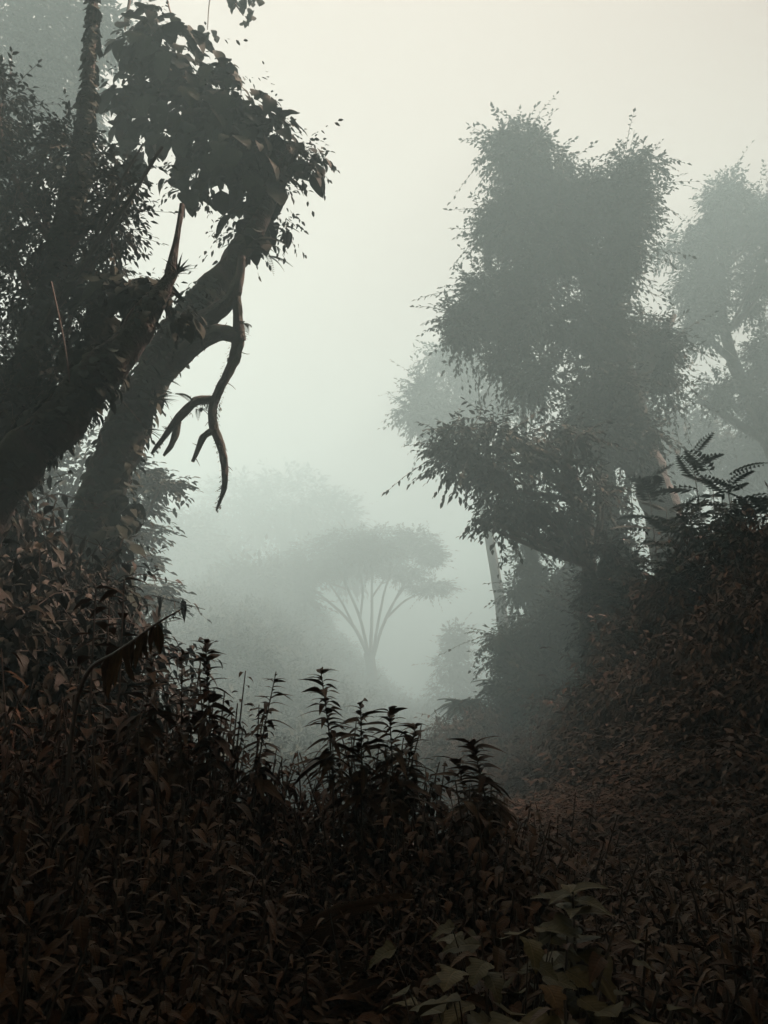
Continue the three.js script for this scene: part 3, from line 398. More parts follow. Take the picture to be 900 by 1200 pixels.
makeTree({ name: 'upland_tree', label: 'shadowed understorey tree seen between the two leaning trunks', seed: 232, step: 0.3, rough: 0.2, trunk: [[-9.157,1.473,-18.503,0.273], [-8.572,4.13,-17.889,0.214], [-7.988,6.408,-17.363,0.156], [-7.598,8.497,-16.881,0.097]], clumps: [[...[-8.377,8.686,-16.837,0.974,0.974,0.779], 0.8], [...[-7.403,8.876,-16.794,0.974,0.662,0.655], 0.5], [...[-6.546,6.088,-16.206,1,1,0.8], 1], [...[-7.637,4.67,-16.533,1.091,1,0.836], 1.1], [...[-6.137,4.39,-15.982,0.877,0.964,0.736], 1], [...[-8.377,6.788,-17.276,0.974,0.974,0.779], 0.9], [...[-7.598,9.825,-16.575,0.779,0.584,0.546], 0.25], [...[-6.585,2.97,-15.694,1.351,1.013,0.946], 1.2]], leaf: { tpl: T.simple, n: 300, per: 6, size: 0.16, len: 0.5, col: DARK, twigs: 0.1 } });
// understorey tree with flat sprays reaching out into the clearing
makeTree({ name: 'tiered_tree', label: 'young tree with flat tiered leaf sprays right of the mossy leaning trunk', seed: 241, step: 0.2, rough: 0.15, trunk: [[-5.572,0.832,-16.188,0.135], [-5.437,2.477,-15.808,0.101], [-5.319,4.122,-15.428,0.084], [-5.234,5.767,-15.048,0.051], [-5.133,6.425,-14.896,0.025]], clumps: [[...[-4.255,5.543,-14.607,0.425,0.147,0.229], 0.9], [...[-4.738,5.833,-14.787,0.399,0.166,0.226], 0.8], [...[-4.897,5.274,-15.162,0.439,0.169,0.243], 0.8], [...[-4.838,4.793,-15.766,0.383,0.174,0.223], 0.6], [...[-4.997,4.305,-16.002,0.351,0.175,0.21], 0.6], [...[-4.406,3.597,-15.303,0.332,0.15,0.193], 0.6], [...[-4.255,3.311,-15.123,0.229,0.164,0.157], 0.5], [...[-5.065,4.78,-15.276,0.405,0.405,0.324], 0.8], [...[-5.099,3.464,-15.58,0.439,0.439,0.351], 0.9], [...[-4.897,2.888,-15.713,0.371,0.27,0.257], 0.5], [...[-5.234,5.603,-15.086,0.338,0.405,0.297], 0.6]], leaf: { tpl: T.simple, n: 95, per: 6, size: 0.15, len: 0.34, col: FAR, twigs: 0.4, flat: 0.25, hang: 0.12, tw: 0.006 } });

// big-leaved climber smothering the top of the leaning tree: outer leaves one by one, the mass behind them joined
function climber(name, label, base, shells, core, R, count, size) {
  const root = thing(name, label, 'climber', base), bag = new Bag();
  const total = shells.reduce((s, c) => s + (c[6] ?? 1) * c[3] * c[4], 0), g = () => R() + R() + R() - 1.5;
  for (const c of shells) {
    const k = (c[6] ?? 1) * c[3] * c[4] / total;
    for (let i = 0; i < count * k; i++) {
      let ux = g(), uy = g() + 0.1, uz = g() * 0.9 + 0.15; const l = Math.hypot(ux, uy, uz); ux /= l; uy /= l; uz /= l;
      const f = 0.82 + 0.3 * R(), m = part('leaf', T.heart[(R() * 3) | 0].geo, BIG[(R() * 3) | 0], root);
      m.position.set(c[0] + ux * c[3] * f - base[0], c[1] + uy * c[4] * f - base[1], c[2] + uz * c[5] * f - base[2]);
      m.quaternion.copy(facing(ux * 0.7 + g() * 0.5, -0.75 + uy * 0.5 + g() * 0.4, uz * 0.5 + g() * 0.5, ux, 0.7 + uy * 0.6, uz + 0.3)); m.scale.setScalar(size * (0.4 + 0.9 * R()));
    }
    fillClump(bag, null, [c[0], c[1], c[2], c[3] * 1.1, c[4] * 1.1, c[5] * 1.1], { tpl: [T.simple], n: Math.round(26 * (c[6] ?? 1)), per: 6, size: size * 0.3, len: size * 1.1, col: FAR, wild: 0.15, hang: 0.5 }, R);
    for (let i = 0; i < core * k; i++) {
      let ux = g(), uy = g(), uz = g(); const l = Math.hypot(ux, uy, uz), f = Math.pow(R(), 0.5) * 0.92 / l; ux *= f; uy *= f; uz *= f;
      bag.add(T.heart[(R() * 3) | 0], c[0] + ux * c[3], c[1] + uy * c[4], c[2] + uz * c[5], facing(ux + g(), -0.6 + g() * 0.5, uz + g(), ux + g() * 0.5, 1, uz + 0.3), size * (0.35 + 0.75 * R()), tint([0.027, 0.034, 0.027], R));
    }
  }
  part('foliage', bag.geo(base), M.crown, root, 'stuff');
  return root;
}
climber('climbing_plant', 'dense climber of big heart-shaped leaves smothering the top of the mossy leaning tree', [-1.851,8.192,-10.178],
  [[...[-3.554,10.873,-9.682,0.424,0.449,0.349], 1], [...[-3.087,10.663,-9.854,0.479,0.63,0.443], 1], [...[-3.741,10.023,-9.878,0.324,0.561,0.354], 1], [...[-2.992,9.78,-9.935,0.598,0.648,0.499], 1], [...[-2.482,10.26,-10.07,0.535,0.611,0.458], 1], [...[-2.037,9.95,-10.141,0.458,0.433,0.356], 1], [...[-2.307,9.173,-10.075,0.648,0.561,0.484], 1], [...[-1.624,9.804,-10.422,0.39,0.468,0.343], 1], [...[-1.234,9.425,-10.509,0.312,0.338,0.26], 0.8], [...[-1.782,8.896,-10.385,0.382,0.535,0.367], 1], [...[-2.776,8.829,-10.031,0.395,0.345,0.296], 0.8], [...[-1.974,8.132,-10.192,0.37,0.37,0.296], 0.7], [...[-1.527,8.4,-10.499,0.178,0.28,0.183], 0.4], [...[-3.663,9.015,-9.865,0.317,0.317,0.254], 0.6], [...[-1.013,9.488,-10.495,0.13,0.312,0.177], 0.4], [...[-3.304,11.238,-9.598,0.15,0.224,0.15], 0.4]], 800, mulberry(251), 290, 0.28);
climber('climbing_plant', 'climber with big rounded leaves bunched on the broken dark trunk', [-2.689,5.558,-7.584],
  [[...[-2.899,5.867,-7.882,0.337,0.224,0.224], 1], [...[-2.536,5.808,-7.773,0.258,0.203,0.184], 1], [...[-3.316,5.986,-8.101,0.231,0.269,0.2], 0.7], [...[-3.129,5.511,-8.088,0.284,0.19,0.19], 0.8], [...[-2.228,5.649,-8.056,0.171,0.152,0.129], 0.6], [...[-3.32,5.275,-8.019,0.224,0.187,0.165], 0.6]], 170, mulberry(252), 80, 0.2);
climber('climbing_plant', 'low climber with broad leaves wrapped round the base of the mossy leaning tree', [-3.429,2.747,-9.588],
  [[...[-3.367,3.274,-9.589,0.274,0.421,0.278], 0.8], [...[-3.261,2.761,-9.708,0.252,0.316,0.227], 0.8], [...[-3.596,2.718,-9.348,0.405,0.405,0.324], 1], [...[-3.998,2.786,-9.086,0.444,0.444,0.355], 1], [...[-3.546,1.984,-8.532,0.455,0.364,0.327], 1], [...[-3.351,4.03,-10.03,0.179,0.335,0.206], 0.5], [...[-3.257,5.312,-9.981,0.16,0.343,0.201], 0.25]], 600, mulberry(253), 160, 0.22);

function trunkIvy(label, path, n, size, seed) {
  const R = mulberry(seed), base = path[0].slice(0, 3), root = thing('trunk_ivy', label, 'climber', base), bag = new Bag(), cv = new THREE.CatmullRomCurve3(path.map((q) => V(q[0], q[1], q[2])));
  for (const s of [-1, 1]) part('stem', tube(path.map((q, i) => [q[0] + s * q[3] * Math.cos(i * 1.3), q[1] + q[3] * 0.3, q[2] + q[3] * Math.abs(Math.sin(i * 1.3)), 0.015]), base, 5, 0.1, 0.3, seed), M.twig, root);
  for (let i = 0; i < n; i++) {
    const t = R(), p = cv.getPoint(t), k = Math.min(path.length - 1.001, t * (path.length - 1)), r = lerp(path[k | 0][3], path[(k | 0) + 1][3], k % 1);
    if (noise3(p.x * 2.2 + seed, p.y * 2.2, i % 3) < 0.42) continue;
    const d = V(R() - 0.5, (R() - 0.5) * 0.7, R() - 0.35).normalize(), f = r * (0.95 + 0.5 * R() * R());
    bag.add(T.heart[i % 3], p.x + d.x * f, p.y + d.y * f, p.z + d.z * f, facing(d.x * 0.6 + (R() - 0.5) * 0.6, -0.8 + R() * 0.5, d.z * 0.6 + (R() - 0.5) * 0.6, d.x, 0.5, d.z), size * (0.4 + 0.9 * R()), tint(FAR, R));
  }
  part('foliage', bag.geo(base), M.crown, root, 'stuff');
}
trunkIvy('small-leaved creeper clinging along the mossy leaning trunk', [[-4.124,3.068,-10.376,0.305], [-3.852,3.975,-10.289,0.286], [-3.549,4.904,-10.198,0.266], [-3.273,5.681,-10.142,0.257], [-2.955,6.337,-10.114,0.225], [-2.593,6.936,-10.098,0.191], [-2.198,7.5,-10.091,0.169]], 1500, 0.13, 255);
trunkIvy('small-leaved creeper clinging along the broken dark trunk', [[-3.764,3.46,-7.329,0.254], [-3.408,3.976,-7.334,0.233], [-3.081,4.358,-7.368,0.211], [-2.786,4.785,-7.393,0.189], [-2.524,5.232,-7.413,0.139], [-2.34,5.604,-7.45,0.097]], 1300, 0.1, 256);
trunkIvy('small-leaved creeper wound round the slender upright tree', [[-4.44,3.879,-8.588,0.154], [-4.14,5.048,-8.441,0.127], [-3.968,5.864,-8.376,0.109], [-3.8,6.699,-8.306,0.1], [-3.647,7.506,-8.243,0.091], [-3.626,8.417,-8.279,0.073], [-3.653,9.417,-8.294,0.053], [-3.695,10.689,-8.267,0.044]], 3800, 0.1, 257);
// rosettes and ferns perched on the trunks
function rosette(at, label, n, size, R, tpls, mat, dirBias = [0, 0.6, 0]) {
  const root = thing('rosette_plant', label, 'epiphyte', at);
  for (let i = 0; i < n; i++) { const a = i * 2.4 + R(), e = 0.2 + 0.9 * R(), m = part('leaf', tpls[i % tpls.length].geo, mat[i % mat.length], root); m.quaternion.copy(facing(Math.cos(a) * Math.cos(e) + dirBias[0], Math.sin(e) * 0.8 + dirBias[1], Math.sin(a) * Math.cos(e) + dirBias[2], 0, 1, 0.1)); m.scale.setScalar(size * (0.7 + 0.5 * R())); }
  return root;
}
{
  const R = mulberry(261), lean = [strip(lanceP(0.075, 0.5), 6, { droop: 0.3, fold: 0.4 }), strip(lanceP(0.06, 0.5), 6, { droop: 0.6, fold: 0.4 })];
  rosette([-2.153,5.859,-7.453], 'spiky rosette plant on the broken top of the dark trunk', 22, 0.2, R, lean, BIG);
  rosette([-2.994,5.336,-9.729], 'spiky tuft on the mossy leaning trunk above the forked dead branch', 20, 0.3, R, lean, BIG, [0.5, -0.1, 0.2]);
  rosette([-2.944,5.632,-9.722], 'narrow-leaved tuft under the crooked limb of the mossy leaning tree', 16, 0.24, R, lean, BIG, [0.6, 0, 0.2]);
  rosette([-3.105,4.955,-9.817], 'drooping tuft lowest on the mossy leaning trunk', 16, 0.24, R, lean, BIG, [0.4, -0.4, 0.2]);
  rosette([-1.977,6.319,-9.81], 'small tuft at the joint where the dead branch hangs down', 12, 0.15, R, lean, BIG, [0.4, 0, 0]);
  const ferns = [[[-1.812,7.818,-10.018], 'feathery fern under the big-leaved climber on the leaning tree', 7, 0.42], [[-1.667,7.641,-10.059], 'fern drooping from the upper limb of the leaning tree', 5, 0.34], [[-1.92,6.426,-9.724], 'small fern sprouting beside the joint of the dead branch', 3, 0.25], [[-2.477,5.313,-9.919], 'small fern hanging from the forked dead branch', 5, 0.2], [[-2.784,5.49,-9.878], 'fern arching off the mossy leaning trunk over the dead branch', 4, 0.36], [[-3.343,5.581,-8.687], 'pale fern between the slender tree and the broken trunk', 6, 0.4]];
  for (const [at, label, n, s] of ferns) { const root = thing('fern', label, 'fern', at); for (let i = 0; i < n; i++) { const a = R() * 6.28, m = part('frond', T.fern[i % 2].geo, BIG[i % 3], root); m.quaternion.copy(facing(Math.cos(a) + 0.5, -0.1 + 0.5 * R(), Math.sin(a) * 0.7 + 0.2, 0, 1, 0.4)); m.scale.setScalar(s * (0.7 + 0.5 * R())); } }
}
// thin creeper stems strung in the left canopy and the sprig over the clearing
{
  const R = mulberry(271);
  const sprig = thing('hanging_sprig', 'pale leafy sprig hanging from above over the clearing', 'branch', [-2.686,14.175,-10.644]);
  const b0 = sprig.position.toArray();
  part('stem', tube([[-2.686,14.175,-10.644,0.023], [-2.743,13.479,-10.805,0.02], [-2.572,12.991,-10.917,0.017], [-2.357,12.671,-10.991,0.011]], b0, 5, 0.1), M.twig, sprig);
  part('stem', tube([[-2.743,13.479,-10.805,0.014], [-2.915,12.922,-10.933,0.01], [-2.957,12.435,-11.046,0.007]], b0, 5, 0.1), M.twig, sprig);
  for (let i = 0; i < 34; i++) { const c = [[-2.357,12.838,-10.953], [-2.6,12.894,-10.94], [-2.314,12.616,-11.004], [-2.143,12.866,-10.946], [-2.929,12.365,-11.062]][i % 5], m = part('leaf', T.heart[i % 3].geo, BIG[i % 3], sprig); m.position.set(c[0] - b0[0] + (R() - 0.5) * 0.22, c[1] - b0[1] + (R() - 0.5) * 0.16, c[2] - b0[2] + (R() - 0.5) * 0.3); m.quaternion.copy(facing(R() - 0.5, -0.9, R() - 0.5, R() - 0.5, 0.5, 0.7)); m.scale.setScalar(0.09 + 0.08 * R()); }
  const creepers = [[[[-3.309,12.431,-9.569,0.015], [-3.233,11.687,-9.741,0.014], [-3.131,11.339,-9.821,0.011]], 'thin bare creeper arching above the big-leaved climber'], [[[-3.767,12.652,-9.764,0.026], [-3.87,11.893,-9.939,0.023], [-3.922,11.639,-9.998,0.021]], 'straight creeper stem rising from the left end of the big-leaved climber'], [[[-3.242,5.514,-6.978,0.01], [-3.117,4.947,-7.109,0.01], [-3.034,4.381,-7.24,0.009]], 'thin creeper looped across the dark leaning trunk']];
  for (const [n, label] of creepers) { const m = part('creeper', tube(n, n[0], 5, 0.06), M.twig, scene); m.name = numbered('creeper'); m.position.set(n[0][0], n[0][1], n[0][2]); m.userData = { label, category: 'creeper' }; }
}

// canopy over and behind the camera: its shade is why the near ground is so dark
{
  const big = { tpl: T.diamond, n: 420, per: 6, size: 0.5, len: 1.1, col: DARK, twigs: 0.05, wild: 0 };
  const up = (x, z, h, cl, label, seed) => makeTree({ name: 'canopy_tree', label, seed, step: 0.5, rough: 0.2, trunk: [[x, ground(x, z) - 0.3, z, 0.5], [x * 0.96, h * 0.5, z, 0.38], [x * 0.9, h, z, 0.22]], clumps: cl, leaf: big, group: 'canopy trees round the viewpoint' });
  up(-7, 4, 9, [[-7, 11, 4, 4, 2.4, 4], [-4.5, 9.6, -1, 3, 1.3, 2.6], [-8, 10, 0, 3.5, 2.2, 3.5], [-10, 9, 5, 3.5, 3, 3.5], [-6, 11, 8, 4, 2.5, 4], [-5, 10.2, -3.2, 2.4, 1.2, 1.8]], 'spreading canopy tree behind the viewpoint on the thicket side', 301);
  up(6, 4, 10, [[6, 11, 4, 4, 2.4, 4], [3.2, 10, -1.5, 2.8, 1.3, 2.6], [7, 10, 0, 3.5, 2.5, 3.5], [10, 9, 4, 3.5, 3, 3.5], [5, 11, 8, 4, 2.5, 4], [4.8, 11.6, -4.6, 2.8, 1.4, 2.4], [8.5, 12.2, -3.5, 2.8, 1.8, 2.4], [9, 12.4, -3.8, 2.6, 2, 2.4]], 'spreading canopy tree behind the viewpoint on the bank side', 302);
  up(0, 11, 11, [[0, 12, 9, 4, 3, 4], [0, 13, 4, 3.5, 2, 3.5], [-4, 8, 13, 4, 4, 4], [4, 8, 13, 4, 4, 4], [0, 6, 14, 4, 4, 3], [-8, 5, 12, 4, 4, 4], [8, 5, 12, 4, 4, 4]], 'canopy tree standing on the trail behind the viewpoint', 303);
  const stack = (x, z, top, seed) => { const R = mulberry(seed), out = []; for (let y = 6; y < top; y += 3.1) out.push([x + (R() - 0.3) * 2.4, y, z + (R() - 0.5) * 3, 2.9 + R(), 2.3, 3 + R()]); out.push([x + 0.5, top, z, 3.2, 1.8, 3.2]); return out; };
  for (const [x, z, h, seed, label] of [[12, 0, 22, 306, 'tall canopy tree on the bank beside the viewpoint'], [12, -6, 25, 307, 'tall canopy tree on the bank level with the thicket'], [13, -12, 24, 308, 'tall canopy tree on the bank, beyond the feathery-leaved shrubs'], [16, -18, 18, 309, 'tall canopy tree higher up the bank behind the leaning trunk']])
    up(x, z, h - 3, stack(x, z, h, seed + 40), label, seed);
  up(-11, -3, 9, [[-11, 9, -3, 3.5, 3.5, 3.5], [-10, 6, -1, 3, 3, 3], [-11, 6, 3, 3.5, 3.5, 3.5], [-12, 10, -7, 3.5, 4, 3]], 'canopy tree rooted on the left rise beside the viewpoint', 305);
}

// ---------------------------------------------------------------- shrubs: one of each kind, then copies
function makeShrub(name, label, group, seed, { stems, h, spread, leafLen, tpls, mats, per, own, col, hang = 0.3 }) {
  const R = mulberry(seed), root = thing(name, label, 'shrub', [0, 0, 0], group), bag = new Bag(); root.userData.base = name; root.userData.first = label; root.userData.h = h * 0.89;
  const spots = [], g = () => R() + R() - 1;
  for (let s = 0; s < stems; s++) {
    const a = s * 2.4 + R(), rr = spread * Math.sqrt((s + 0.4) / stems), hh = h * (0.74 + 0.26 * Math.pow(R(), 2)) * (1 - 0.3 * (rr / spread) ** 2), nodes = [];
    for (let k = 0; k <= 4; k++) { const t = k / 4; nodes.push([Math.cos(a) * rr * (0.25 + 0.75 * t) + g() * 0.05, hh * t, Math.sin(a) * rr * (0.25 + 0.75 * t) + g() * 0.05, lerp(0.011, 0.003, t)]); }
    part('stem', tube(nodes, null, 5, 0.25), M.stem, root);
    const cv = new THREE.CatmullRomCurve3(nodes.map((n) => V(n[0], n[1], n[2])));
    for (let k = 0; k < per; k++) { const t = 0.25 + 0.75 * (k + R() * 0.5) / per, p = cv.getPoint(Math.min(t, 1)), an = k * 1.57 + s + g() * 0.5, reach = leafLen * 0.9 * (1.45 - t) * R() * 1.3; spots.push([p.x + Math.cos(an) * reach, p.y + g() * 0.02, p.z + Math.sin(an) * reach, an, t]); }
  }
  spots.sort((a, b) => b[4] * 1.0 + b[1] / h - a[4] - a[1] / h);
  spots.forEach(([x, y, z, an, t], i) => {
    const el = 0.5 * t - hang + g() * 0.35, q = facing(Math.cos(an), el, Math.sin(an), g() * 0.4, 1, g() * 0.4), s = leafLen * (0.65 + 0.6 * R()) * (t > 0.93 ? 0.65 : 1), tp = tpls[(R() * tpls.length) | 0];
    if (i < own) { const m = part('leaf', tp.geo, mats[(R() * mats.length) | 0], root); m.position.set(x, y, z); m.quaternion.copy(q); m.scale.setScalar(s); } else bag.add(tp, x, y, z, q, s, tint(col, R));
  });
  if (bag.nv) part('foliage', bag.geo(), M.nearLeaf, root, 'stuff');
  return root;
}
function makeBush(name, label, group, seed, { h, w, size, col, n, tpl }) {
  const R = mulberry(seed), root = thing(name, label, 'shrub', [0, 0, 0], group), bag = new Bag(), wood = fresh(); root.userData.base = name; root.userData.first = label; root.userData.h = h * 0.95;
  for (let k = 0; k < 9; k++) {
    const a = k * 2.4 + R(), up = k < 3 ? 0.75 + 0.08 * R() : 0.2 + 0.45 * R(), rr = k < 3 ? 0.3 * w * R() : w * (0.4 + 0.45 * R()), c = [Math.cos(a) * rr, h * up, Math.sin(a) * rr, w * (0.36 + 0.2 * R()), h * (0.17 + 0.08 * R()), w * (0.36 + 0.2 * R())];
    fillClump(bag, wood, c, { tpl, n, per: 6, size, len: 0.36, col, twigs: 0.12, tw: 0.005, wild: 0.1, hang: 0.5, sag: 0.35 }, R);
    part('stem', tube([[c[0] * 0.15, 0, c[2] * 0.15, 0.022], [c[0] * 0.5, c[1] * 0.6, c[2] * 0.5, 0.016], [c[0], c[1], c[2], 0.008]], null, 5, 0.3), M.stem, root);
  }
  part('branches', meshOf(wood), M.twig, root, 'stuff'); part('foliage', bag.geo(), M.nearLeaf, root, 'stuff');
  return root;
}
const thicketG = 'leafy shrubs of the dark thicket', thicketL = 'leafy shrub in the dark mass of the foreground thicket, below its crest';
const protoA = [
  { stems: 20, h: 1.2, spread: 0.46, leafLen: 0.082, tpls: T.lance, mats: NEAR, per: 38, own: 40, col: BROWN, hang: 0.6 },
  { stems: 26, h: 1.2, spread: 0.5, leafLen: 0.062, tpls: T.lance, mats: NEAR, per: 44, own: 40, col: BROWN, hang: 0.35 },
  { stems: 16, h: 1.2, spread: 0.44, leafLen: 0.105, tpls: T.slim, mats: NEAR, per: 36, own: 40, col: BROWN, hang: 0.3 },
].map((o, i) => makeShrub('leafy_shrub', thicketL, thicketG, 401 + i, o));
const used = new Set();
function plant(protos, R, x, top, z, sx = 1, minH = 0.35) {
  const i = (R() * protos.length) | 0, p = protos[i], y = ground(x, z) - 0.04, k = Math.max(minH, top - y) / p.userData.h, w = sx * (k < 0.8 ? 0.4 + 0.55 * k : 0.64 + 0.25 * k) * (0.9 + 0.35 * R());
  if (!used.has(p)) { used.add(p); p.position.set(x, y, z); p.rotation.y = R() * 6.28; p.scale.set(w, k, w); return p; }
  return copyOf(p, [x, y, z], R() * 6.28, [w, k, w]);
}
{
  const R = mulberry(411);
  // thicket: [x, top, z] along its crest, then rows in front of it
  const crest = [[-2.667,2.062,-5.641], [-2.279,1.865,-5.276], [-1.975,1.67,-5.115], [-1.714,1.607,-4.925], [-1.444,1.606,-4.72], [-1.297,1.666,-4.808], [-1.12,1.689,-4.7], [-0.992,1.606,-4.822], [-0.857,1.424,-4.967], [-0.701,1.262,-5.004], [-0.557,1.126,-5.138], [-0.382,1.245,-4.906], [-0.224,1.364,-4.776], [-0.075,1.412,-4.764], [0.075,1.364,-4.776], [0.224,1.252,-4.801], [0.356,1.131,-4.932], [0.523,1.092,-4.838], [0.701,0.908,-5.086], [0.893,0.784,-5.32], [1.126,0.658,-5.554]];
  const crestLabels = [
    'leafy shrub at the end of the thicket crest under the left rise',
    'leafy shrub on the thicket crest against the left-rise shrubs',
    'leafy shrub at the foot of the withered arching plant',
    'leafy shrub under the hanging leaves of the withered plant',
    'leafy shrub below the bare tip of the withered plant',
    'leafy shrub between the broad spire and the thin open spire',
    'leafy shrub between the thin open spire and the bushy spire',
    'leafy shrub on the crest sloping down from the bushy spire',
    'leafy shrub beside the crest gap on the bushy spire side',
    'leafy shrub at the foot of the slim spire',
    'lowest leafy shrub, in the crest gap between slim and tallest spires',
    'leafy shrub round the foot of the tallest spire',
    'leafy shrub between the tallest spire and the short dense spire',
    'leafy shrub between the two short spires of the middle hump',
    'leafy shrub behind the short twiggy spire',
    'leafy shrub round the spire that ends the middle hump',
    'leafy shrub beside the low leaning spire',
    'leafy shrub round the lone bare-tipped spire',
    'leafy shrub where the thicket drops towards the gully',
    'low leafy shrub at the mouth of the gully',
    'last leafy shrub of the thicket, facing the right bank',
  ];
  crest.forEach(([x, y, z], i) => { plant(protoA, R, x, y, z).userData.label = crestLabels[i]; });
  const rows = [[3.9, 75, 9], [3.3, 165, 9], [2.8, 255, 8], [2.35, 330, 7]];
  rows.forEach(([zz, , n], r) => { for (let i = 0; i < n; i++) { const x = lerp(-0.55 * zz, 0.24 * zz, (i + 0.5 * R()) / n), c = crest[Math.round((i / n) * 18)]; plant(protoA, R, x, c[1] - 0.16 - 0.24 * r - 0.1 * R(), -zz * (0.95 + 0.1 * R())); } });
}
// upright plants with curled leaves standing out of the thicket's crest
{
  const R = mulberry(421);
  const spires = [
    [[-0.355,1.672,-4.294], 'tallest leafy spire on the thicket crest, below the umbrella tree', 1], [[-0.591,1.662,-4.501], 'slim leafy spire beside the gap in the thicket crest', 0.8], [[-0.987,1.819,-4.363], 'bushy spire on the left hump of the thicket', 1.3], [[-1.108,1.76,-4.376], 'thin open spire next to the bushy one on the thicket', 0.8], [[-1.247,1.742,-4.38], 'broad spire nearest the withered arching plant', 1.2],
    [[-0.13,1.488,-4.439], 'short dense spire under the umbrella tree trunk', 1], [[0.023,1.47,-4.443], 'short twiggy spire on the middle hump of the thicket', 0.9], [[0.191,1.379,-4.464], 'spire at the right end of the middle hump', 0.9], [[0.459,1.305,-4.379], 'lone spire with a bare tip at the right end of the thicket', 1.1], [[0.4,1.184,-4.509], 'low spire leaning by the lone bare-tipped one', 0.8],
  ];
  for (const [top, label, w] of spires) {
    const x = top[0], z = top[2], y0 = ground(x, z), h = top[1] - y0 + 0.06, root = thing('spire_plant', label, 'plant', [x, y0, z]), bend = (R() - 0.5) * 0.22;
    const st = (t) => [bend * Math.sin(t * 3), h * t, 0.04 * Math.sin(t * 4 + x)];
    part('stem', tube([0, 0.25, 0.5, 0.75, 1].map((t) => [...st(t), lerp(0.009, 0.003, t)]), null, 5, 0.1), M.stem, root);
    const n = Math.round(78 * w);
    for (let i = 0; i < n; i++) { const t = 1 - 0.36 * Math.pow((i + R() * 3) / (n + 3), 0.85), p = st(t), a = i * 2.4 + R() * 2, m = part('leaf', T.curl[i % 2].geo, NEAR[(R() * 4) | 0], root), up = lerp(0.3, 1.1, clamp((t - 0.75) * 4, 0, 1)); m.position.set(...p); m.quaternion.copy(facing(Math.cos(a), up + (R() - 0.5) * 0.9, Math.sin(a), (R() - 0.5), 1, (R() - 0.5))); m.scale.setScalar((0.35 + 0.9 * R()) * (0.75 + 0.25 * w) * lerp(0.16, 0.105, clamp((t - 0.6) * 2.5, 0, 1)) * (0.7 + 0.5 * R())); }
  }
}
// withered arching plant
{
  const R = mulberry(431), b = [-1.317,1.468,-3.52], y0 = ground(b[0], b[2]), base = [b[0], y0, b[2]], root = thing('withered_plant', 'arching plant with withered leaves hanging below its bare tip', 'plant', base);
  const path = [[b[0], y0, b[2], 0.011], [-1.332,1.522,-3.507,0.01], [-1.232,1.699,-3.364,0.009], [-1.091,1.763,-3.247,0.007], [-0.973,1.813,-3.132,0.006], [-0.875,1.868,-3.068,0.005], [-0.766,1.917,-3.006,0.002]];
  part('stem', tube(path, base, 6, 0.03, 0.15), M.stem, root);
  const cv = new THREE.CatmullRomCurve3(path.map((n) => V(n[0], n[1], n[2])), false, 'centripetal');
  for (let i = 0; i < 17; i++) { const t = 0.44 + 0.4 * (i + R() * 0.8) / 17, p = cv.getPoint(t), m = part('leaf', T.hang[i % 3].geo, DEAD[(R() * 3) | 0], root); m.position.set(p.x - base[0], p.y - base[1], p.z - base[2]); m.quaternion.copy(facing((R() - 0.6) * 0.5, -1, (R() - 0.5) * 0.5, R() - 0.5, 0.2, 1)); m.scale.setScalar(lerp(0.16, 0.1, (t - 0.44) / 0.4) * (0.6 + 0.7 * R())); }
  for (let i = 0; i < 7; i++) { const p = cv.getPoint(0.93 + 0.01 * i), m = part('bud', T.curl[1].geo, DEAD[1], root); m.position.set(p.x - base[0], p.y - base[1], p.z - base[2]); m.quaternion.copy(facing(R() - 0.3, (R() - 0.4), R() - 0.5, 0, 1, 0)); m.scale.setScalar(0.02); }
  // two straight stems with paired leaves beside it
  for (const [tp, label] of [[[-1.61,2.172,-4.384], 'straight-stemmed plant with paired leaves behind the withered plant'], [[-1.519,2.247,-4.572], 'taller straight-stemmed plant with broad paired leaves beside the withered plant'], [[-1.708,2.186,-4.894], 'thin straight stem with few leaves between its two leafier neighbours']]) {
    const y = ground(tp[0], tp[2]), h = tp[1] - y, r = thing('upright_plant', label, 'plant', [tp[0], y, tp[2]]);
    part('stem', tube([[0, 0, 0, 0.012], [0.03, h * 0.5, 0, 0.009], [0.01, h, 0.02, 0.004]], null, 5, 0.15), M.stem, r);
    for (let i = 0; i < 22; i++) { const t = 1 - 0.028 * i, a = (i % 2) * Math.PI + (i >> 1) * 1.2 + R() * 0.5, m = part('leaf', T.lance[i % 3].geo, NEAR[i % 4], r); m.position.set(0.03 * Math.sin(t * 3), h * t, 0.01); m.quaternion.copy(facing(Math.cos(a), 0.15, Math.sin(a), 0, 1, 0)); m.scale.setScalar(0.16 * (0.7 + 0.5 * R())); }
  }
}
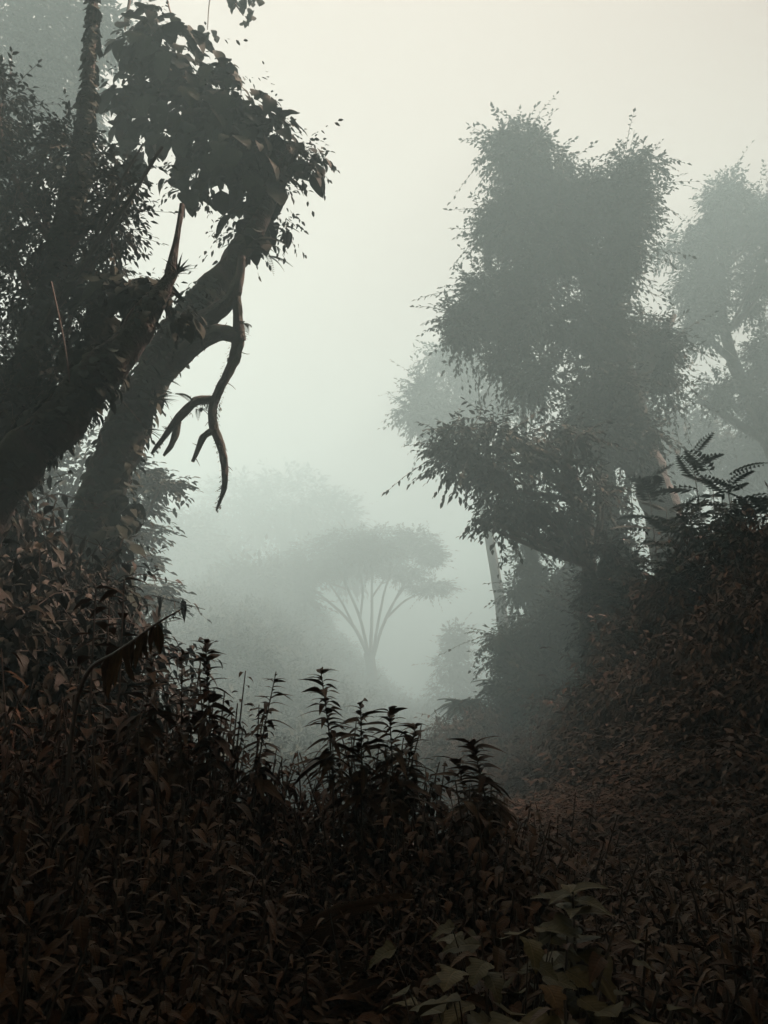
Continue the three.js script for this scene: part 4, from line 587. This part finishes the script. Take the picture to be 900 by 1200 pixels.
// shrubs on the right bank
{
  const R = mulberry(441), G = 'shrubs crowding the right bank', L = 'dark rounded shrub crowding the right bank';
  const bank = [0, 1, 2].map((i) => makeBush('bank_shrub', L, G, 451 + i, { h: 2.2, w: 1.0, size: i === 1 ? 0.085 : 0.115, col: [0.078, 0.036, 0.017], n: i === 1 ? 150 : 120, tpl: [T.simple, T.narrow] }));
  const spots = [[4.876,2.197,-17.309], [5.022,2.837,-16.135], [5.804,3.485,-16.499], [5.682,3.551,-14.944], [6.251,4.025,-14.835], [6.591,4.25,-14.27], [6.895,4.602,-13.675], [4.194,1.164,-16.008], [4.243,1.796,-14.323], [4.503,2.194,-13.205], [4.871,2.566,-12.606], [5.195,2.844,-12.028], [5.539,3.095,-11.457], [3.637,0.468,-14.63], [3.653,0.853,-13.001], [3.859,1.155,-11.905], [3.978,1.415,-10.819], [4.329,1.74,-10.231], [4.678,2.034,-9.65], [2.976,0.246,-11.602], [3.139,0.422,-10.535], [3.263,0.682,-9.449], [3.455,0.921,-8.778], [3.767,1.206,-8.301], [2.857,-0.003,-12.686], [3.031,-0.123,-14.766], [2.365,0.13,-10.089], [2.485,0.202,-8.739], [2.643,0.416,-7.868], [2.87,0.62,-7.205], [3.117,0.812,-6.75], [2.944,-0.403,-17.909], [4.005,-0.229,-20.948], [4.773,0.344,-21.842], [1.97,-0.206,-13.759], [2.5,0.3,-21.852], [3.409,0.389,-21.832], [3.907,0.624,-19.725], [1.624,0.088,-20.875], [2.251,0.053,-16.778], [2.936,0.265,-16.216], [1.461,0.043,-28.07], [2.435,0.422,-25.93], [4.546,1.459,-20.559], [0.281,-0.229,-27.106], [2.078,0.722,-24.834], [2.857,0.975,-24.776], [3.518,1.107,-25.771], [2.5,0.308,-11.075], [2.381,0.239,-9.346], [2.056,0.106,-10.608]];
  const trailside = [[1.948,0.123,-12.657], [2.673,0.069,-13.695], [1.548,0.153,-11.623], [1.932,0.142,-11.113], [2.614,0.003,-12.171], [1.488,0.062,-13.184], [2.416,0.23,-10.066], [1.461,0.255,-9.547], [1.645,0.32,-8.506], [1.688,0.423,-6.943], [1.104,0.419,-6.431], [0.833,0.554,-7.426], [1.082,0.484,-5.389], [1.52,0.466,-5.598], [2.024,0.575,-5.881], [2.485,0.704,-5.954], [1.318,0.463,-4.573], [1.682,0.507,-4.563], [2,0.596,-4.542], [2.024,0.285,-9.027], [2.047,0.379,-6.645], [2.056,0.51,-5.383], [0.747,0.549,-4.964], [1.143,0.432,-4.785], [1.25,0.468,-3.853], [1.553,0.505,-3.845], [0.964,0.463,-3.649], [0.788,0.586,-5.981], [1.591,0.259,-7.494]];
  for (const [x, y, z] of trailside) { const p = plant(protoA, R, x, y, z, 1.05, 0.4); p.userData.label = 'leafy shrub on the dark ground between the thicket and the right bank'; p.userData.group = 'leafy shrubs between the thicket and the right bank'; }
  const skyline = ['bank shrub beside the creeper-hung tree', 'bank shrub in front of the creeper-hung tree', 'bank shrub at the foot of the leaning trunk of the vine-smothered tree', 'bank shrub covering the root of the vine-smothered tree', 'bank shrub under the highest feathery-leaved shrub', 'bank shrub between two feathery-leaved shrubs on the skyline', 'bank shrub topping the skyline at the right end of the bank'];
  spots.forEach(([x, y, z], i) => { const p = plant(bank, R, x, y, z, 1.15, 0.8); if (i < 7) p.userData.label = skyline[i]; if (i > 34 && i < 48) { p.userData.label = 'misty shrub in the gully round the tree ferns'; p.userData.group = 'shrubs in the misty gully'; } });
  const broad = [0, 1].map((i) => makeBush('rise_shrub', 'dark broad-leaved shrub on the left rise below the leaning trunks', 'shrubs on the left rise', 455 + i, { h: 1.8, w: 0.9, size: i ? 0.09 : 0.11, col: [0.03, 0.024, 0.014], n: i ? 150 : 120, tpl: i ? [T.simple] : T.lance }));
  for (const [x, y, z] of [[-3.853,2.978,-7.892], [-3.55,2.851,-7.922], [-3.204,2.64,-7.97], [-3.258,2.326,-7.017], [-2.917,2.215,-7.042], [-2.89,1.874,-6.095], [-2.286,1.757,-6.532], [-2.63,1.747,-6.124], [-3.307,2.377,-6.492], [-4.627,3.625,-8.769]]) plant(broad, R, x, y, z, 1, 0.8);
  const low = [0, 1].map((i) => makeShrub('low_shrub', 'low sprawling shrub on the shaded ground at the foot of the right bank', 'low shrubs at the foot of the right bank', 461 + i, { stems: 12, h: 0.6, spread: 0.5, leafLen: 0.085, tpls: T.lance, mats: NEAR, per: 16, own: 24, col: BROWN }));
  for (let i = 0; i < 46; i++) { const D = 2.4 + 5.2 * Math.pow(i / 46, 1.1), x = lerp(0.12, 0.52, R()) * D + (R() - 0.5) * 0.2, y = ground(x, -D); plant(low, R, x, y + 0.35 + 0.35 * R() + 0.03 * D, -D, 1, 0.2); }
}
// feathery-leaved shrubs breaking the bank's skyline
{
  const R = mulberry(471), spots = [[[7.462,7.242,-17.417], 'feathery-leaved shrub standing highest on the right bank', 1.1], [[6.662,6.899,-18.215], 'feathery-leaved shrub arching over the leaning trunk of the vine-smothered tree', 1.1], [[7.935,6.563,-16.856], 'feathery-leaved shrub spreading sideways on the bank', 1], [[6.739,5.731,-17.048], 'low feathery-leaved shrub in front of the leaning trunk', 1], [[8.02,5.655,-16.347], 'feathery-leaved shrub at the right end of the bank', 1.1], [[7.108,5.211,-16.449], 'feathery-leaved shrub half sunk among the bank shrubs', 0.9]];
  for (const [tp, label, s] of spots) {
    const y = ground(tp[0], tp[2]), h = tp[1] - y, root = thing('feathery_shrub', label, 'shrub', [tp[0], y, tp[2]]);
    for (let k = 0; k < 3; k++) part('stem', tube([[0, 0, 0, 0.03], [(k - 1) * 0.2, h * 0.5, 0.1 * k, 0.022], [(k - 1) * 0.35, h * (0.92 - 0.06 * k), 0.1 * k, 0.008]], null, 5, 0.3), M.stem, root);
    for (let i = 0; i < 34; i++) { const k = i % 3, t = 0.96 - 0.5 * (i / 34), a = i * 2.4 + R(), m = part('frond', T.pinnate[i % 2].geo, BIG[i % 3], root); m.position.set((k - 1) * 0.35 * t, h * (t - 0.06 * k) , 0.1 * k); m.quaternion.copy(facing(Math.cos(a), 0.25 + 0.9 * R() * (t > 0.85 ? 1 : 0.3), Math.sin(a), 0, 1, 0)); m.scale.setScalar(s * (0.62 + 0.4 * R())); }
  }
}
// tree ferns in the gully
{
  const R = mulberry(481), spots = [[[2.776,1.182,-27.807], 'tree fern at the edge of the clearing, fronds spread into the mist', 0.9], [[4.08,1.828,-26.631], 'tree fern beneath the slim leaf-clad tree', 0.95], [[4.935,1.557,-24.641], 'darker tree fern beside the creeper-hung tree', 1], [[4.697,3.604,-31.353], 'taller tree fern holding its fronds level under the drooping bough', 0.8]];
  for (const [tp, label, s] of spots) {
    const y = ground(tp[0], tp[2]), h = Math.max(0.6, tp[1] - y), root = thing('tree_fern', label, 'fern', [tp[0], y, tp[2]]);
    part('trunk', tube([[0, 0, 0, 0.12], [0.05, h * 0.5, 0, 0.1], [0, h, 0, 0.08]], null, 8, 0.2, 0.3), M.bark, root);
    for (let i = 0; i < 30; i++) { const a = i * 2.4 + R(), m = part('frond', T.fern[i % 2].geo, BIG[i % 3], root); m.position.set(0, h, 0); m.quaternion.copy(facing(Math.cos(a), -0.1 + 0.9 * R(), Math.sin(a), 0, 1, 0)); m.scale.setScalar(s * (0.9 + 0.6 * R())); }
  }
}
// ground ferns among the shrubs
{
  const R = mulberry(485), gully = [[1.667,0.246,-11.602], [2.571,0.259,-13.138], [2.728,0.363,-11.062], [1.656,0.16,-9.569], [2.746,0.406,-9.102], [3.039,0.599,-8.236], [1.722,0.26,-7.904], [3.273,0.752,-7.585], [1.87,0.34,-6.859], [1.007,0.379,-6.645], [2.121,0.438,-6.015], [1.109,0.405,-5.407], [2.42,0.521,-5.586], [1.443,0.413,-4.687], [1.686,0.491,-4.156], [0.974,0.474,-3.955]], thick = [[-1.773,1.216,-4.399], [-1.201,1.028,-3.929], [-0.823,1.108,-4.219], [-1.169,0.851,-3.252], [-0.405,0.895,-3.652], [-0.042,0.997,-4.142], [-0.667,0.812,-3.055], [-0.146,0.784,-2.959], [0.173,0.902,-3.445]];
  const put = (q, label, group) => { const y = ground(q[0], q[2]), h = Math.max(0.25, q[1] - y - 0.15), root = thing('ground_fern', label, 'fern', [q[0], y, q[2]], group); for (let i = 0; i < 11; i++) { const a = i * 2.4 + R(), m = part('frond', T.fern[i % 2].geo, NEAR[i % 4], root); m.position.set(0, h * 0.55 * R(), 0); m.quaternion.copy(facing(Math.cos(a), 0.5 + 0.9 * R(), Math.sin(a), 0, 1, 0)); m.scale.setScalar(0.35 + 0.35 * R() + h * 0.25); } };
  for (const q of gully) put(q, 'arching fern among the low shrubs between the thicket and the right bank', 'ferns at the foot of the right bank');
  for (const q of thick) put(q, 'arching fern pushing through the shrubs of the dark thicket', 'ferns in the thicket');
}
// lobed-leaved plants and the sapling at the front
{
  const R = mulberry(491);
  const b = [0.558,0.626,-2.585], y0 = ground(b[0], b[2]), tp = [0.598,0.989,-2.707], h = Math.max(0.5, tp[1] - y0), sap = thing('sapling', 'thin dark-stemmed sapling with a tuft of pale leaves on top', 'sapling', [tp[0], y0, tp[2]]);
  part('stem', tube([[0.01, 0, 0.02, 0.008], [0, h * 0.5, 0, 0.006], [0, h, 0, 0.004]], null, 6, 0.06), M.stem, sap);
  for (let i = 0; i < 20; i++) { const t = i < 9 ? 1 - 0.01 * i : 0.88 - 0.045 * (i - 9), a = i * 2.4, m = part('leaf', (i < 9 ? T.lance : T.lobed)[i % 2].geo, LITE[i % 3], sap); m.position.set(0, h * t, 0); m.quaternion.copy(facing(Math.cos(a), i < 9 ? 0.45 : 0.1, Math.sin(a), 0, 1, 0.2)); m.scale.setScalar((i < 9 ? 0.11 : 0.16) * (0.7 + 0.5 * R())); }
  const herbs = [[[0.39,0.912,-2.622], 'lobed-leaved plant with one rusty leaf, left of the sapling', 0.094, 21], [[0.274,0.88,-2.527], 'lobed-leaved plant with folded leaves next to the rusty-leaved one', 0.094, 18], [[0.303,0.827,-2.231], 'broad pale lobed-leaved plant low at the front of the thicket', 0.115, 21], [[0.432,0.821,-2.335], 'lobed-leaved plant at the foot of the sapling', 0.101, 18], [[0.628,0.827,-2.231], 'spreading lobed-leaved plant right of the sapling', 0.115, 21], [[0.662,0.824,-2.642], 'lobed-leaved plant with ragged leaves behind the sapling', 0.094, 16], [[0.173,0.805,-2.236], 'pale lobed-leaved plant at the trail edge', 0.094, 15]];
  herbs.forEach(([q, label, s, n], k) => { const y = ground(q[0], q[2]), hh = Math.max(0.2, q[1] - y), r = thing('lobed_plant', label, 'plant', [q[0], y, q[2]]);
    for (let i = 0; i < n; i++) { const a = i * 2.4 + R() * 0.5, e = hh * (0.6 + 0.4 * R()), rr = 0.05 + 0.2 * R(), px = Math.cos(a) * rr, pz = Math.sin(a) * rr; part('stalk', tube([[0, 0, 0, 0.004], [px * 0.5, e * 0.6, pz * 0.5, 0.003], [px, e, pz, 0.002]], null, 4, 0.1), M.stem, r); const m = part('leaf', T.lobed[i % 2].geo, k === 0 && i === 3 ? DEAD[2] : LITE[(R() * 3) | 0], r); m.position.set(px, e, pz); m.quaternion.copy(facing(Math.cos(a), 0.05 - 0.3 * R(), Math.sin(a), (R() - 0.5) * 0.6, 1, (R() - 0.2) * 0.6)); m.scale.setScalar(s * (0.7 + 0.5 * R())); } });
}
// undergrowth: uncountable herbs on the near ground, and grass
{
  const R = mulberry(501), bag = new Bag();
  for (let i = 0; i < 9; i++) { const a = i * 2.4; bag.add(T.lance[i % 3], Math.cos(a) * 0.03, 0.06 + 0.16 * R(), Math.sin(a) * 0.03, facing(Math.cos(a), 0.4, Math.sin(a), 0, 1, 0), 0.09 + 0.06 * R(), tint(BROWN, R)); }
  const list = []; for (let i = 0; i < 2200; i++) { const D = 1.2 + 13 * Math.pow(R(), 1.3), x = (R() - 0.5) * (D * 1.3 + 2); list.push([x, -D]); }
  const im = new THREE.InstancedMesh(bag.geo(), M.nearLeaf, list.length); im.name = 'undergrowth'; im.userData = { kind: 'stuff', label: 'dark leafy undergrowth covering the near ground', category: 'undergrowth' };
  list.forEach(([x, z], i) => { const s = 0.7 + R() * 0.9; im.setMatrixAt(i, _m.compose(V(x, ground(x, z) - 0.02, z), new THREE.Quaternion().setFromEuler(new THREE.Euler((R() - 0.5) * 0.4, R() * 6.28, (R() - 0.5) * 0.4)), V(s, s, s)).clone()); });
  im.castShadow = im.receiveShadow = true; scene.add(im);
  const gb = new Bag(); for (let i = 0; i < 12; i++) { const a = R() * 6.28; gb.add(T.blade, (R() - 0.5) * 0.08, 0, (R() - 0.5) * 0.08, facing(Math.cos(a) * 0.4, 1, Math.sin(a) * 0.4, Math.cos(a), 0.2, Math.sin(a)), 0.2 + 0.2 * R(), tint([0.11, 0.08, 0.035], R)); }
  const gl = new THREE.InstancedMesh(gb.geo(), M.nearLeaf, 900); gl.name = 'grass'; gl.userData = { kind: 'stuff', label: 'thin grass along the trail at the front', category: 'grass' };
  for (let i = 0; i < 900; i++) { const x = -1.6 + 3.4 * R(), z = -1.1 - 1.4 * R(), s = 0.7 + 0.6 * R(); gl.setMatrixAt(i, _m.compose(V(x, ground(x, z), z), new THREE.Quaternion().setFromEuler(new THREE.Euler(0, R() * 6.28, 0)), V(s, s, s)).clone()); }
  gl.castShadow = gl.receiveShadow = true; scene.add(gl);
}

shade(scene);
renderer.render(scene, camera);
